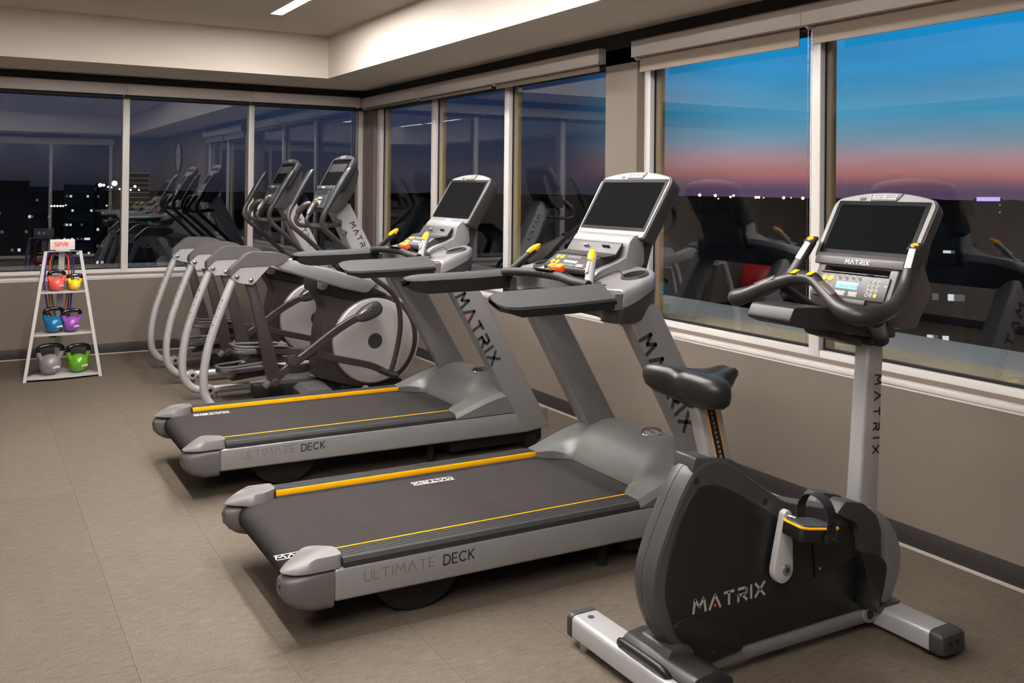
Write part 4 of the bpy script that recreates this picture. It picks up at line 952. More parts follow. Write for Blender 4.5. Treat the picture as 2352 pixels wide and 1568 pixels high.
    # collar and seat post
    b = new(); prism(b, rnd([(-.36, .655), (-.345, .703), (-.20, .678), (-.155, .648), (-.105, .57), (-.2, .60), (-.3, .655)], .01, 3), -.046, .046, 'xz', .008, 2); P('post_collar', b, 'rimgrey', T, 40)
    b = new(); prism(b, [(-.328, .865), (-.225, .85), (-.165, .63), (-.268, .65)], -.026, .026, 'xz', .01, 3); spst = P('seat_post', b, 'silver2')
    dd = Vector((.06, 0, -.215)).normalized(); nx = Vector((.215, 0, .06)).normalized()
    sb = [Vector((-.296, 0, .862))+dd*k for k in (0, .215)]
    b = new(); prism(b, [(sb[0].x, sb[0].z), (sb[0].x+.041, sb[0].z-.006), (sb[1].x+.041, sb[1].z-.006), (sb[1].x, sb[1].z)], -.0275, -.0262, 'xz'); P('scale_border', b, 'orangey', spst)
    b = new(); prism(b, [(sb[0].x+.004, sb[0].z), (sb[0].x+.037, sb[0].z-.006), (sb[1].x+.037, sb[1].z-.006), (sb[1].x+.004, sb[1].z)], -.0282, -.0275, 'xz'); P('scale_strip', b, 'matte', spst)
    for k in range(13):
        tx = str(k+2); b = new(); c = Vector((-.2755, -.0282, .856))+dd*(.016*k+.004); h = .0085
        wd = text_width(tx, h, .15); lettering(b, tx, c-nx*wd/2, nx, -dd, h, .14, .15, .0005); P('scale_number', b, 'whiteplate', spst)
    # saddle
    plan = [(-.150, .0), (-.156, .026), (-.185, .046), (-.235, .064), (-.28, .105), (-.31, .160), (-.345, .184), (-.382, .170), (-.402, .125), (-.405, .06), (-.395, .0)]
    plan = plan+[(u, -v) for u, v in plan[-2:0:-1]]
    P2 = cat([Vector((u, v, 0)) for u, v in plan+[plan[0]]], 4)[:-1]
    def sz(u, v): return .952+.012*max(0, 1-abs(u+.17)/.05)+.018*max(0, min(1, (-.28-u)/.1))-.35*max(0, abs(v)-.09)**1.0*.25-.012*math.exp(-(v/.02)**2)*(1 if u < -.2 else .4)
    cu, cv = -.29, 0
    R = []
    for f, dz, mode in ((.05, 0, 't'), (.45, 0, 't'), (.75, -.001, 't'), (.92, -.006, 't'), (1.0, -.022, 't'), (1.01, -.042, 't'), (.96, -.068, 't'), (.80, -.088, 't'), (.45, -.105, 't'), (.05, -.108, 't')):
        R.append([Vector((cu+(p.x-cu)*f, p.y*f, sz(cu+(p.x-cu)*f, p.y*f)+dz*(1.0 if p.x < -.24 else .55+.45*max(0, min(1, (-.17-p.x)/.07))))) for p in P2])
    b = new(); loft(b, R); P('saddle', b, 'black', T, 60)
    # front fairing, hood, mast
    fair = rnd([(.383, .438), (.45, .43), (.512, .383), (.562, .325), (.588, .26), (.582, .19), (.56, .14), (.53, .092), (.485, .092), (.512, .185), (.50, .232), (.44, .268), (.39, .29)], .015, 3)
    b = new(); prism(b, fair, -.062, .062, 'xz', .012, 3); P('front_fairing', b, 'silver', T, 40)
    for s in (-1, 1):
        b = new(); prism(b, rnd([(1.0138*u+.0318, 1.0138*z-.021) for u, z in [(.20, .462), (.245, .498), (.33, .478), (.40, .425), (.42, .375), (.42, .27), (.385, .282), (.315, .318), (.312, .395), (.285, .425)]], .012, 3), s*.02, s*.082, 'xz', .012, 3); P('front_hood', b, 'darkgrey', T, 40)
        b = new(); prism(b, rnd([(.35, .30), (.42, .285), (.462, .262), (.482, .235), (.476, .2), (.458, .15), (.444, .105), (.436, .085), (.36, .118), (.385, .2)], .010, 3), s*.050, s*.088, 'xz', .004, 2); P('lower_guard', b, 'black', T, 40)
        b = new(); prism(b, [(.44, .078), (.55, .086), (.56, .098), (.45, .094)], s*.0, s*.085, 'xz', .003, 1); P('guard_foot', b, 'darkgrey')
    b = new(); prism(b, [(.235, .45), (.32, .412), (.34, .40), (.275, .475)], -.07, .07, 'xz', .004, 1); vt = P('vent_top', b, 'darkgrey')
    for k in range(9):
        b = new(); x = .235+.011*k; bb(b, x, x+.004, -.066, -.03, .453-.0045*k*1.0, .457-.0045*k*1.0); P('vent_rib', b, 'black', vt)
    b = new(); prism(b, [(.405, .40), (.505, .40), (.532, 1.03), (.455, 1.03)], -.031, .031, 'xz', .011, 3); mst = P('mast', b, 'silver2')
    matrix_logo(mst, (.494, -.0315, .742), (-.04, 0, -1), (1, 0, -.04), .032, 'ink', .2, .78, True)
    # crank and pedals
    for s in (-1, 1):
        k = 1 if s < 0 else -1
        piv = Vector((-.017, s*.078, .314)); axl = Vector((.0 if s < 0 else -.034, s*.078, .314+k*.168))
        d = (axl-piv).normalized(); q = Vector((d.z, 0, -d.x)); pts = []
        for a in range(0, 181, 18): c = piv-d*0+q*.042*math.cos(math.radians(a))-d*.042*math.sin(math.radians(a)); pts.append((c.x, c.z))
        pts += [((piv+d*.05-q*.036).x, (piv+d*.05-q*.036).z)]
        for a in range(180, 361, 22): c = axl+q*.019*math.cos(math.radians(a))-d*.019*math.sin(math.radians(a)); pts.append((c.x, c.z))
        pts += [((piv+d*.05+q*.036).x, (piv+d*.05+q*.036).z)]
        b = new(); prism(b, pts, s*.068, s*.093, 'xz', .004, 2); ck = P('crank', b, 'frame' if False else 'pegs')
        b = new(); cyl(b, piv+V(.01, s*.008, 0), piv+V(.01, s*.020, 0), .018, 20, bev=.003); P('crank_bolt', b, 'steel', ck)
        b = new(); cyl(b, piv+V(.01, s*.020, 0), piv+V(.01, s*.0215, 0), .008, 12); P('bolt_socket', b, 'ink', ck)
        # pedal
        c = axl+V(.02, s*.082, -.012); mt = Matrix.Translation(c) @ Matrix.Rotation(.17, 4, 'Y')
        pl = rnd([(-.085, -.045), (-.07, .05), (.07, .05), (.085, -.045), (.06, -.055), (-.06, -.055)], .02, 4)
        pl = [(u, -v*s*-1 if False else v*(1 if s < 0 else -1)) for u, v in pl]
        b = new(); prism(b, pl, -.035, .008, 'xy', .008, 2, mt); pd = P('pedal', b, 'black')
        b = new(); q1 = [(u*1.03, v*1.04) for u, v in pl]; prism(b, q1, .003, .010, 'xy', .002, 1, mt); P('pedal_rim', b, 'yellow', pd)
        b = new(); prism(b, [(u*.93, v*.92) for u, v in pl], .004, .014, 'xy', .003, 1, mt); P('pedal_tread', b, 'darkgrey', pd)
        b = new(); cyl(b, axl, axl+V(0, s*.05, 0), .009, 12); P('pedal_axle', b, 'steel', pd)
        b = new(); arcp = [Vector((.02, .052, 0)), Vector((.02, .056, .05)), Vector((.015, .035, .085)), Vector((.012, 0, .098)), Vector((.015, -.04, .085)), Vector((.022, -.062, .045)), Vector((.03, -.060, -.01))]
        if s > 0: arcp = [V(p.x, -p.y, p.z) for p in arcp]
        pth = cat([mt @ p for p in arcp], 5); sec_ = []
        loft(b, [[p+V(dx, 0, 0)+(p-(mt @ V(.02, 0, .02))).normalized()*dn for dx, dn in ((-.019, 0), (.019, 0), (.019, .003), (-.019, .003))] for p in pth]); st_ = P('toe_strap', b, 'matte', pd)
        for kk in range(8):
            p = pth[-2-kk]; b = new(); o2 = (p-(mt @ V(.02, 0, .02))).normalized(); box(b, p+o2*.004, (.034, .002, .0022)); P('strap_tooth', b, 'black', pd)
        b = new(); p = mt @ V(.03, -.063 if s < 0 else .063, -.02); box(b, p, (.05, .014, .03), .004); ball(b, p+V(.004, s*.008, 0), .004, 8); P('strap_buckle', b, 'black', pd)
    # rear step plate with handle by the rear bar
    b = new(); prism(b, rnd([(-.50, .10), (-.47, .128), (-.40, .135), (-.33, .10), (-.33, .08), (-.48, .08)], .01, 3), -.20, .13, 'xz', .01, 2); rp = P('rear_step', b, 'bargrip')
    b = new(); prism(b, rnd([(-.47, .12), (-.455, .15), (-.39, .155), (-.36, .12)], .01, 3), -.07, .07, 'xz', .008, 2); P('step_pad', b, 'rimgrey', rp)
    b = new(); tube(b, [(-.49, .115, .085), (-.512, .105, .118), (-.517, .05, .125), (-.517, -.06, .125), (-.512, -.105, .118), (-.49, -.115, .085)], .012, 12, 5); P('lift_handle', b, 'black', rp)
    # handlebar: one ram-horn loop
    bar = [(.443, .222, 1.335), (.40, .232, 1.27), (.352, .248, 1.205), (.27, .275, 1.16), (.17, .29, 1.14), (.112, .262, 1.137), (.105, .20, 1.155), (.13, .12, 1.195), (.16, .05, 1.222), (.168, 0, 1.227),
           (.16, -.05, 1.222), (.13, -.12, 1.195), (.105, -.20, 1.155), (.112, -.262, 1.137), (.17, -.29, 1.14), (.27, -.275, 1.16), (.352, -.248, 1.205), (.40, -.232, 1.27), (.443, -.222, 1.335)]
    rad = [.021, .021, .023, .026, .032, .034, .030, .025, .023, .024, .023, .025, .030, .034, .032, .026, .023, .021, .021]
    b = new(); tube(b, bar, rad, 16, 6, .9); hb = P('handlebar', b, 'bargrip', T, 50)
    for s in (-1, 1):
        c = Vector((.440, s*.222, 1.338)); d = Vector((-.45, -.12, .88)).normalized()
        b = new(); mt = d.to_track_quat('Z', 'Y').to_matrix().to_4x4(); mt.translation = c; box(b, (0, 0, 0), (.046, .044, .016), .006, 2, mt); P('grip_cap', b, 'bargrip', hb)
        b = new(); lathe(b, [(0, 0), (.0135, 0), (.0115, .003), (0, .004)], c+d*.0078, d, 18); P('tip_button', b, 'yellow', hb)
        b = new(); d2 = Vector((.046, -s*.013, .068)).normalized(); n2 = (Vector((-.82, -.25, .3))-d2*Vector((-.82, -.25, .3)).dot(d2)).normalized(); s2 = d2.cross(n2)
        mt = Matrix((s2, d2, n2)).transposed().to_4x4(); mt.translation = Vector((.415, s*.2285, 1.292))+n2*.0205; box(b, (0, 0, 0), (.022, .075, .004), .0015, 2, mt); P('sensor_plate', b, 'whiteplate', hb)
        a1, a2 = Vector((.115, s*.175, 1.168)), Vector((.143, s*.085, 1.208)); d3 = (a2-a1).normalized(); n3 = Vector((-.35, -.25, .9)); n3 = (n3-d3*n3.dot(d3)).normalized(); s3 = d3.cross(n3)
        mt = Matrix((s3, d3, n3)).transposed().to_4x4(); mt.translation = (a1+a2)/2+n3*.0255; b = new(); box(b, (0, 0, 0), (.022, .085, .004), .0015, 2, mt); P('sensor_plate', b, 'steel', hb)
        b = new(); n4 = Vector((-.35, -.1, .93)).normalized(); s4 = V(0, 1, 0); mt = Matrix((n4.cross(s4)*-1, s4, n4)).transposed().to_4x4(); mt.translation = Vector((.163, s*.035, 1.226))+n4*.0235; box(b, (0, 0, 0), (.03, .022, .003), .001, 1, mt); P('amber_key', b, 'yellow', hb)
    b = new(); n4 = Vector((-.35, -.1, .93)).normalized(); tube(b, [(.155, .075, 1.222), (.166, .04, 1.233), (.169, 0, 1.236), (.166, -.04, 1.233), (.155, -.075, 1.222)], [.016, .022, .022, .022, .016], 12, 4, .8); P('key_pod', b, 'black', hb)
    # handlebar carrier and tray
    b = new(); tube(b, [(.17, .12, 1.20), (.28, .10, 1.13), (.40, .05, 1.07)], .017, 12, 4); P('carrier_tube', b, 'bargrip')
    b = new(); tube(b, [(.19, -.27, 1.12), (.33, -.16, 1.08), (.46, -.06, 1.04), (.50, -.04, 1.0)], [.026, .028, .032, .03], 12, 4); P('carrier_tube', b, 'bargrip')
    b = new(); prism(b, rnd([(.02, 1.095), (.045, 1.142), (.20, 1.135), (.42, 1.085), (.54, 1.06), (.54, 1.01), (.42, 1.02), (.19, 1.06), (.07, 1.075)], .012, 3), -.07, .12, 'xz', .008, 2); P('accessory_tray', b, 'bargrip', T, 40)
    b = new(); prism(b, [(.21, 1.06), (.40, 1.02), (.40, .985), (.24, 1.03)], -.045, .06, 'xz', .006, 2); P('tray_underside', b, 'black')
    b = new(); bb(b, .445, .535, -.04, .04, .985, 1.04, .006); mc = P('mast_clamp', b, 'black')
    b = new(); cyl(b, (.46, -.043, 1.0), (.46, -.039, 1.0), .008, 12); P('clamp_bolt', b, 'steel', mc)
    # console: keypad box under the screen
    b = new(); prism(b, rnd([(.395, 1.10), (.375, 1.148), (.412, 1.222), (.428, 1.256), (.452, 1.285), (.55, 1.29), (.60, 1.18), (.52, 1.06), (.45, 1.06)], .014, 3), -.17, .17, 'xz', .016, 3); kh = P('keypad_housing', b, 'capgrey', T, 40)
    d = Vector((.037, 0, .078)).normalized(); n_ = Vector((-d.z, 0, d.x)); o_ = Vector((.376, 0, 1.150)); mt = Matrix((V(0, -1, 0), d, n_)).transposed().to_4x4()
    def pl(name, a, y, la, ly, m, h=.002, par=T, lift=.0, bev=None):
        q = mt.copy(); q.translation = o_+d*a+V(0, y, 0)+n_*(h/2+lift); b = new(); box(b, (0, 0, 0), (ly, la, h), min(h, la)*.3 if bev is None else bev, 2, q); return P(name, b, m, par)
    q_ = mt.copy(); q_.translation = o_+d*.1035+n_*-.01; cb_ = new(); box(cb_, (0, 0, 0), (.278, .026, .07), 0, 1, q_); cut(kh, cb_)
    kf = pl('keypad_face', .042, 0, .088, .305, 'rimgrey', .006)
    pl('phone_slot', .1035, 0, .025, .274, 'matte', .004, kf, -.042); pl('slot_lip', .0895, 0, .004, .285, 'capgrey', .010, kf, .001)
    pl('slot_notch', .0897, -.075, .0045, .028, 'matte', .0126, kf, .001)
    for y in (.118, .090):
        b = new(); q = mt.copy(); q.translation = o_+d*.046+V(0, y, 0)+n_*.006; rgp = rnd([(-.0125, -.033), (.0125, -.033), (.0125, .033), (-.0125, .033)], .012, 5); rgi = [(x*.9, z*.965) for x, z in rgp]
        loft(b, [[q @ Vector((x, z, h)) for x, z in pp] for pp, h in ((rgp, 0), (rgp, .0008), (rgi, .0008), (rgi, 0))], cap=False); P('key_outline', b, 'silverink', kf, 20)
        for a in (.065, .027):
            b = new(); lathe(b, [(0, 0), (.0105, 0), (.0095, .002), (0, .0026)], o_+d*a+V(0, y, 0)+n_*.006, n_, 18); P('amber_key', b, 'yellow', kf)
    lc = pl('display', .044, .012, .026, .094, 'lcd', .0016, kf, .006)
    b = new(); wd = text_width('Welcome', .015, .22); lettering(b, 'Welcome', o_+d*.0365+V(0, .008+wd/2-.002, 0)+n_*.0077, (0, -1, 0), d, .015, .10, .22, .0004); P('display_text', b, 'lcdink', kf)
    for y, ly, k in ((.035, .044, 0), (-.02, .036, 1)):
        for a, mm in ((.022, 'silverink'), (.0185, 'inkthin'), (.015, 'inkthin'), (.0115, 'inkthin'), (.008, 'inkthin')): pl('print_line', a, y, .0018, ly*(1 if a != .0115 else .8), 'silverink', .0005, kf, .006, 0)
    for k in range(4):
        y = .052-.028*k; b = new(); lathe(b, [(0, 0), (.0095, 0), (.0095, .0012), (.0082, .0012), (.008, .0018), (0, .002)], o_+d*.073+V(0, y, 0)+n_*.006, n_, 16); rk = P('round_key', b, 'silverink', kf)
        b = new(); lathe(b, [(0, .002), (.0078, .002), (.0075, .0026), (0, .0026)], o_+d*.073+V(0, y, 0)+n_*.006, n_, 14); P('key_face', b, 'darkgrey', kf)
    for r_ in range(4):
        for c_ in range(3):
            p = o_+d*(.066-.016*r_)+V(0, -.078-.0175*c_, 0)+n_*.006; am = (r_ == 3 and c_ == 2)
            b = new(); lathe(b, [(0, 0), (.0072, 0), (.0072, .001), (.0062, .001), (.006, .0016), (0, .0018)], p, n_, 14); P('number_key', b, 'yellow' if am else 'silverink', kf)
            if not am:
                b = new(); lathe(b, [(0, .0018), (.0058, .0018), (.0056, .0022), (0, .0022)], p, n_, 12); P('key_face', b, 'darkgrey', kf)
                if r_ < 3 or c_ == 1:
                    ch = '0' if r_ == 3 else str(r_*3+c_+1); b = new(); lettering(b, ch, p+n_*.0022-V(0, -.002, 0)-d*.003, (0, -1, 0), d, .006, .16, .1, .0003); P('key_number', b, 'whiteink', kf)
    b = new(); q = mt.copy(); q.translation = o_+d*.055+V(0, -.143, 0)+n_*.0065; prism(b, [(-.006, -.003), (.006, .003), (.006, -.003), (-.006, .003)], 0, .0005, 'xy', mtx=q) if False else box(b, (0, 0, 0), (.012, .003, .0006), 0, 1, q); P('print_mark', b, 'whiteink', kf)
    pl('socket_strip', -.012, 0, .02, .16, 'black', .006, kf)
    b = new(); lathe(b, [(0, 0), (.008, 0), (.007, .005), (0, .004)], o_+d*-.012+V(0, .03, 0)+n_*.005, n_, 14); P('jack', b, 'steel', kf)
    # brow and screen
    R = []
    b = new(); prism(b, rnd([(.421, 1.259), (.430, 1.288), (.452, 1.300), (.52, 1.298), (.52, 1.25), (.44, 1.256)], .006, 3), -.187, .187, 'xz', .010, 2); P('brow', b, 'capgrey', T, 40)
    matrix_logo(T, (.4253, 0, 1.2735), (0, -1, 0), (.30, 0, .95), .0155, 'whiteink', .19, .36, False)
    head(T, Vector((.447, 0, 1.285)), Vector((.570, 0, 1.488)), .215, .195, .06, low=True)
    b = new(); prism(b, rnd([(.47, 1.10), (.60, 1.20), (.66, 1.36), (.60, 1.42), (.50, 1.30)], .03, 3), -.13, .13, 'xz', .02, 3); P('screen_back', b, 'darkgrey', T, 40)
    return T
make_bike()
# ================================================================== KETTLEBELL RACK
RK = Vector((.407+.272, 8.0705, 0)); RKA = math.radians(2.84)
T = thing('kettlebell_rack', 'silver three-tier triangular rack holding kettlebells under the dark window', 'rack', RK, RKA)
def P(name, b, m, par=T, ang=32): return obj(name, b, m, par, ang)
def hwz(z): return .272-(.272-.126)*z/.99            # half width of the front at height z
def fy(z): return .10*z/.99                           # front legs lean back
BY = .36
for s in (-1, 1):
    b = new(); loft(b, [[Vector((s*(hwz(z)+a), fy(z)+c, z)) for a, c in ((-.014, -.010), (.010, -.012), (.010, .024), (.005, .024), (.005, -.006), (-.014, -.005))] for z in (0, .99)]); P('front_leg', b, 'pegs')
b = new(); loft(b, [[Vector((a, BY+(.16-BY)*z/.99+c, z)) for a, c in ((-.022, -.004), (.022, -.004), (.022, .004), (-.022, .004))] for z in (0, .99)]); P('back_leg', b, 'pegs')
SHZ = (.028, .352, .675)
for z in SHZ:
    w_ = hwz(z)-.004; y0 = fy(z); yb = BY+(.16-BY)*z/.99-.005
    fr = [(-w_+2*w_*k/10, y0-.035*(1-((k-5)/5)**2)*(w_/.27)) for k in range(11)]
    pts = fr+[(.03, yb), (-.03, yb)]
    b = new(); prism(b, pts, z-.003, z, 'xy'); sh = P('shelf', b, 'pegs', T)
    b = new(); loft(b, [[Vector((x, y-.002+c, z+h)) for c, h in ((0, -.012), (.003, -.012), (.003, .0025), (0, .0025))] for x, y in fr]); P('shelf_lip', b, 'pegs', sh)
    for s in (-1, 1):
        b = new(); tube(b, [(s*w_, y0+.01, z+.004), (s*.03, yb, z+.004)], .004, 6, 1); P('shelf_edge', b, 'pegs', sh)
b = new(); prism(b, [(-.132, .095), (.132, .095), (.03, .20), (-.03, .20)], .985, .989, 'xy'); P('top_plate', b, 'pegs')
b = new(); bb(b, -.093, .087, .112, .117, .998, 1.081, .001); sg = P('sign', b, 'frame')
b = new(); bb(b, -.05, .05, .112, .13, .986, 1.0); P('sign_foot', b, 'pegs', sg)
b = new(); lettering(b, 'SPRI', (-.062, .1118, 1.026), (1, 0, 0), (0, 0, 1), .031, .24, .16, .0008, 1.15); P('sign_lettering', b, 'signink', sg)
# kettlebells ------------------------------------------------------------
def kettlebell(x, z, w_, h, rgb, label, yo, rz=0.0):
    m = mat('vinyl_'+label.split()[0], rgb, .28, coat=.3, grain=.02, gscale=30)
    y = fy(z)+yo; p = Vector((x, y, z)); p.rotate(Matrix.Rotation(RKA, 3, 'Z')); p += RK
    t = thing('kettlebell', label, 'kettlebell', p, RKA+rz, 'kettlebells on the rack')
    R = min(w_*.42, h*.34); b = new(); n = 28; prof = []
    for i in range(15):
        a = -PI/2*.80+i/14*(PI/2*.80+PI/2*.96); prof.append((R*math.cos(a), R*.82+R*math.sin(a)*(1.0 if a > 0 else .98)))
    z0 = prof[0][1]; prof = [(0, 0), (prof[0][0], 0)]+[(r_, zz-z0) for r_, zz in prof]+[(0, prof[-1][1]-z0+.001)]
    lathe(b, prof, (0, 0, 0), (0, 0, 1), n); obj('bell', b, m, t, 40)
    zc = prof[-1][1]; hw = w_*.5-.013; tr = .0135*(w_/.15)**.5; top = h-tr
    horn = lambda s: [(s*R*.72, 0, zc*.70), (s*R*.95, 0, zc*.92), (s*hw, 0, zc*1.0+.22*(h-zc))]
    for s in (-1, 1):
        b = new(); tube(b, horn(s), [tr*1.35, tr*1.2, tr*1.1], 12, 4); obj('horn', b, m, t)
    e = horn(1)[-1]; b = new()
    hh_ = top-e[2]; hp = [(-e[0], 0, e[2]), (-e[0]*1.0, 0, e[2]+hh_*.38), (-e[0]*.90, 0, e[2]+hh_*.72), (-e[0]*.55, 0, e[2]+hh_*.95), (0, 0, top), (e[0]*.55, 0, e[2]+hh_*.95), (e[0]*.90, 0, e[2]+hh_*.72), (e[0]*1.0, 0, e[2]+hh_*.38), (e[0], 0, e[2])]
    tube(b, hp, tr*1.14, 14, 6); obj('handle', b, 'glossblack', t)
    b = new(); hh = R*.2; wd = text_width('SPRI', hh, .16, 1.1)
    lettering(b, 'SPRI', (R*.05, -R*.985, prof[8][1]-hh*.9), (1, .12, 0), (0, .1, 1), hh, .26, .16, .0012, 1.1); obj('mark', b, 'whiteink', t)
    return t
kettlebell(-.272+.231, .677, .135, .165, (238, 92, 76), 'coral red kettlebell with black grip on the top shelf', .055, .15)
kettlebell(-.272+.362, .677, .124, .130, (246, 206, 20), 'small yellow kettlebell with black grip on the top shelf', .045, -.1)
kettlebell(-.272+.212, .354, .158, .200, (14, 102, 146), 'blue kettlebell with black grip on the middle shelf', .07, .2)
kettlebell(-.272+.340, .354, .150, .180, (142, 74, 160), 'purple kettlebell with black grip on the middle shelf', .055, .1)
kettlebell(-.272+.190, .030, .200, .240, (122, 114, 116), 'large grey kettlebell with black grip on the bottom shelf', .10, .1)
kettlebell(-.272+.394, .030, .178, .225, (88, 146, 24), 'green kettlebell with black grip on the bottom shelf', .10, .15)
# resistance bands hung from the top plate -------------------------------
def band(name_rgb, label, x0, x1, zl, zr, yo, tr):
    m = mat('tube_'+label.split()[0], name_rgb, .4, grain=.03)
    t = thing('resistance_band', label, 'resistance band', RK, RKA, 'resistance bands hanging in the rack')
    b = new(); tube(b, [(x0+.03, yo+.03, zl), (x0-.005, yo+.02, (zl+.9)/2), (x0-.003, yo+.01, .80), (x0+.004, yo, .92), (x0+.03, yo, .965), ((x0+x1)/2, yo, .982), (x1-.03, yo, .965), (x1-.004, yo, .92), (x1+.003, yo+.01, .80), (x1-.006, yo+.02, (zr+.9)/2), (x1-.02, yo+.03, zr)], tr, 10, 6); obj('tube', b, m, t)
    for x, z in ((x0+.03, zl), (x1-.02, zr)):
        b = new(); tube(b, [(x, yo+.03, z), (x-.02, yo+.03, z-.04), (x-.022, yo+.03, z-.10), (x+.02, yo+.03, z-.11), (x+.022, yo+.03, z-.045), (x, yo+.03, z)], .006, 8, 4); tube(b, [(x-.024, yo+.03, z-.106), (x+.022, yo+.03, z-.112)], .012, 10, 1); obj('handle', b, 'matte', t)
band((86, 30, 160), 'purple rubber exercise tube with black handles', -.115, .086, .50, .45, .165, .0062)
band((232, 84, 50), 'orange-red rubber exercise tube with black handles', -.082, .052, .42, .44, .178, .0062)
band((10, 92, 70), 'dark green rubber exercise tube with black handles', -.066, .074, .47, .48, .191, .0055)
# ================================================================== CITY AT DUSK
M['land'] = mat('dark_land', (20, 17, 16), .9, grain=.25, gscale=.02, spec=0)
M['facade'] = mat('dark_facade', (110, 110, 118), .9, grain=.08, gscale=.3, spec=0); M['facade2'] = mat('darker_facade', (60, 60, 66), .9, grain=.08, gscale=.3, spec=0)
M['litwin'] = mat('lit_window', (255, 250, 235), .5, emit=(236, 242, 236), estr=1.1); M['dimwin'] = mat('dim_window', (150, 160, 160), .5, emit=(150, 165, 160), estr=.28)
M['lampglow'] = mat('lamp_glow', (255, 230, 190), .5, emit=(255, 214, 160), estr=9.0); M['lampwhite'] = mat('white_lamp_glow', (255, 255, 250), .5, emit=(245, 250, 245), estr=4.0)
M['purplesign'] = mat('sign_glow', (200, 180, 255), .5, emit=(190, 170, 240), estr=1.6)
GZ = -30.0
b = new(); bb(b, -2500, 3500, 40, 4500, GZ-1, GZ); bb(b, 40, 3500, -1200, 40, GZ-1, GZ); struct('ground', b, 'land')
def at(px, py, dist):
    """world point on the line of sight through a pixel at a horizontal distance"""
    d = fw+r2*((px-CX)/F_)-u2*((py-CY)/F_); k = dist/math.hypot(d.x, d.y); return EYE+d*k
# rolling tree line along the horizon
b = new(); n = 240; pts = []
for i in range(n+1):
    a = math.radians(-25+130*i/n); r = 1500; h = 21.5+1.0*math.sin(i*.7)+.8*math.sin(i*1.9+1)+random.uniform(-.6, .6)
    pts.append((r*math.sin(a), r*math.cos(a), h, a))
lo = []
for (x, y, h, a) in pts:
    o2 = Vector((math.sin(a), math.cos(a), 0))*60
    lo.append([Vector((x, y, GZ-1)), Vector((x, y, GZ+h*.95)), Vector((x+o2.x, y+o2.y, GZ+h)), Vector((x+o2.x, y+o2.y, GZ-1))])
loft(b, lo, True, True); tag(struct('treeline', b, 'land'), 'dark line of trees along the horizon', 'trees', None, 'stuff')
def building(px0, px1, ytop, dist, label, rows, ncol, lit, m='facade', depth=25):
    a, c = at(px0, ytop, dist), at(px1, ytop, dist); z1 = (a.z+c.z)/2; mid = (a+c)/2; d = Vector((c.x-a.x, c.y-a.y, 0)); wd = d.length; d.normalize()
    t = thing('office_building', label, 'building', (mid.x, mid.y, GZ), math.atan2(d.y, d.x), 'buildings across the city'); h = z1-GZ
    b = new(); bb(b, -wd/2, wd/2, 0, depth, 0, h); bb(b, -wd/2-.2, wd/2+.2, -.2, depth+.2, h-.6, h+.3); obj('block', b, m, t)
    rng = random.Random(int(px0*7+ytop)); fh = 3.6
    for r_ in range(rows):
        z = h-2.6-r_*fh
        b = new(); bb(b, -wd/2+.6, wd/2-.6, -.06, .0, z-.9, z+.9); obj('window_band', b, 'facade2', t)
        for k in range(ncol):
            if rng.random() > lit: continue
            x = -wd/2+wd*(k+.5)/ncol; ww = max(.5, wd/ncol*rng.uniform(.15, .45)); b = new(); bb(b, x-ww/2, x+ww/2, -.12, -.06, z-.28, z+.28); obj('window', b, 'litwin' if rng.random() < .5 else 'dimwin', t)
    return t
building(-30, 66, 418, 210, 'dark office tower with scattered lit windows at the picture edge', 8, 12, .16, 'facade2')
building(66, 116, 432, 230, 'office block with ribbon windows beside the tall tower', 6, 9, .24)
building(148, 217, 427, 262, 'long office block with rows of small lit windows', 7, 16, .3)
building(221, 243, 424, 225, 'narrow stair tower lit at every floor', 9, 2, .75, 'facade2', 12)
building(2238, 2302, 458, 520, 'distant dark tower with a purple lit crown sign', 3, 6, .05, 'facade2')
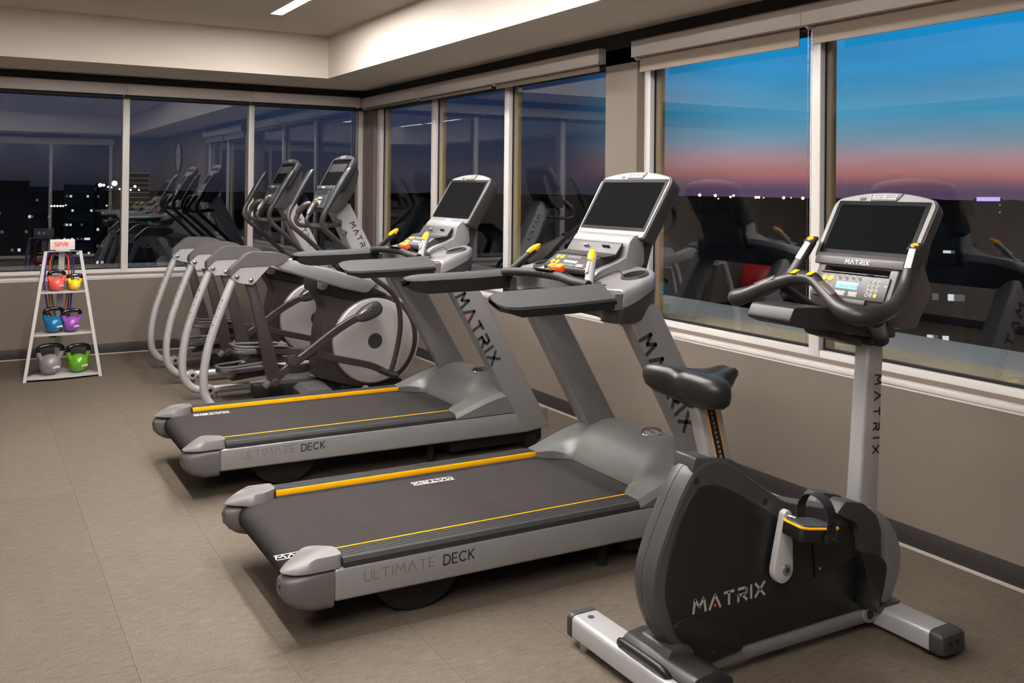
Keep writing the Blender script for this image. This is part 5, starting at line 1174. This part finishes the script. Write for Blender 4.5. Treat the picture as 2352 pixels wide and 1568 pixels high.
a, c = at(2243, 457, 517), at(2297, 457, 517); b = new(); d = (c-a).normalized(); k = Vector((d.y, -d.x, 0)); loft(b, [[p+k*-x+V(0, 0, z) for x, z in ((0, -1), (.5, -1), (.5, 1), (0, 1))] for p in (a, c)])
tag(obj('roof_sign', b, 'purplesign'), 'purple lit sign strip on the distant tower', 'sign')
building(2148, 2212, 538, 150, 'low building with a short row of lit windows behind the bike screen', 3, 7, .3, 'facade2')
building(2096, 2215, 612, 90, 'low shop with pale green lit windows below the bike screen', 2, 10, .7, 'facade2', 15)
def lamp(px, py, dist, r, m, label, group):
    p = at(px, py, dist); t = thing('street_lamp', label, 'street lamp', (p.x, p.y, GZ), 0, group)
    b = new(); cyl(b, (0, 0, 0), (0, 0, p.z-GZ), r*.25, 5); obj('pole', b, 'facade2', t)
    b = new(); ball(b, (0, 0, p.z-GZ), r, 8); obj('globe', b, m, t)
ORD = 'first second third fourth fifth sixth seventh eighth ninth tenth eleventh twelfth thirteenth fourteenth fifteenth sixteenth'.split()
for k_, (px, py, r) in enumerate(sorted(((1554, 447, 1.0), (1607, 448, 1.1), (1643, 449, 1.1), (1678, 452, .8), (1685, 449, .9), (1737, 453, 1.0), (1743, 453, .9), (1800, 454, 1.0), (1844, 455, 1.1), (1650, 456, .5), (1754, 454, .4), (1817, 454, .4)))):
    lamp(px, py, 700, r*.95, 'lampglow', ORD[k_]+' amber street lamp on the horizon, counted from the taupe column', 'street lamps along the horizon')
for k_, (px, py, r) in enumerate(sorted(((263, 421, 1.0), (230, 425, .7), (238, 425, .5), (118, 473, .35), (125, 473, .35), (132, 473, .35), (139, 473, .35), (145, 473, .3), (151, 471, .25), (248, 429, .3), (256, 430, .3), (245, 472, .25), (310, 428, .5), (300, 436, .35), (319, 436, .3), (275, 434, .35)))):
    lamp(px, py, 190, r*.5, 'lampwhite', ORD[k_]+' white city lamp counted from the tower at the picture edge', 'lamps in the city on the night side')
# tower with louvred lit floors seen through the second back window
t = building(293, 342, 400, 420, 'tall dark tower with faint lit floor lines', 0, 0, 0, 'facade2')
for k in range(10):
    b = new(); bb(b, -4.6, 4.6, -.3, 0, 36-2.0*k, 36.25-2.0*k); obj('floor_line', b, 'dimwin', t)
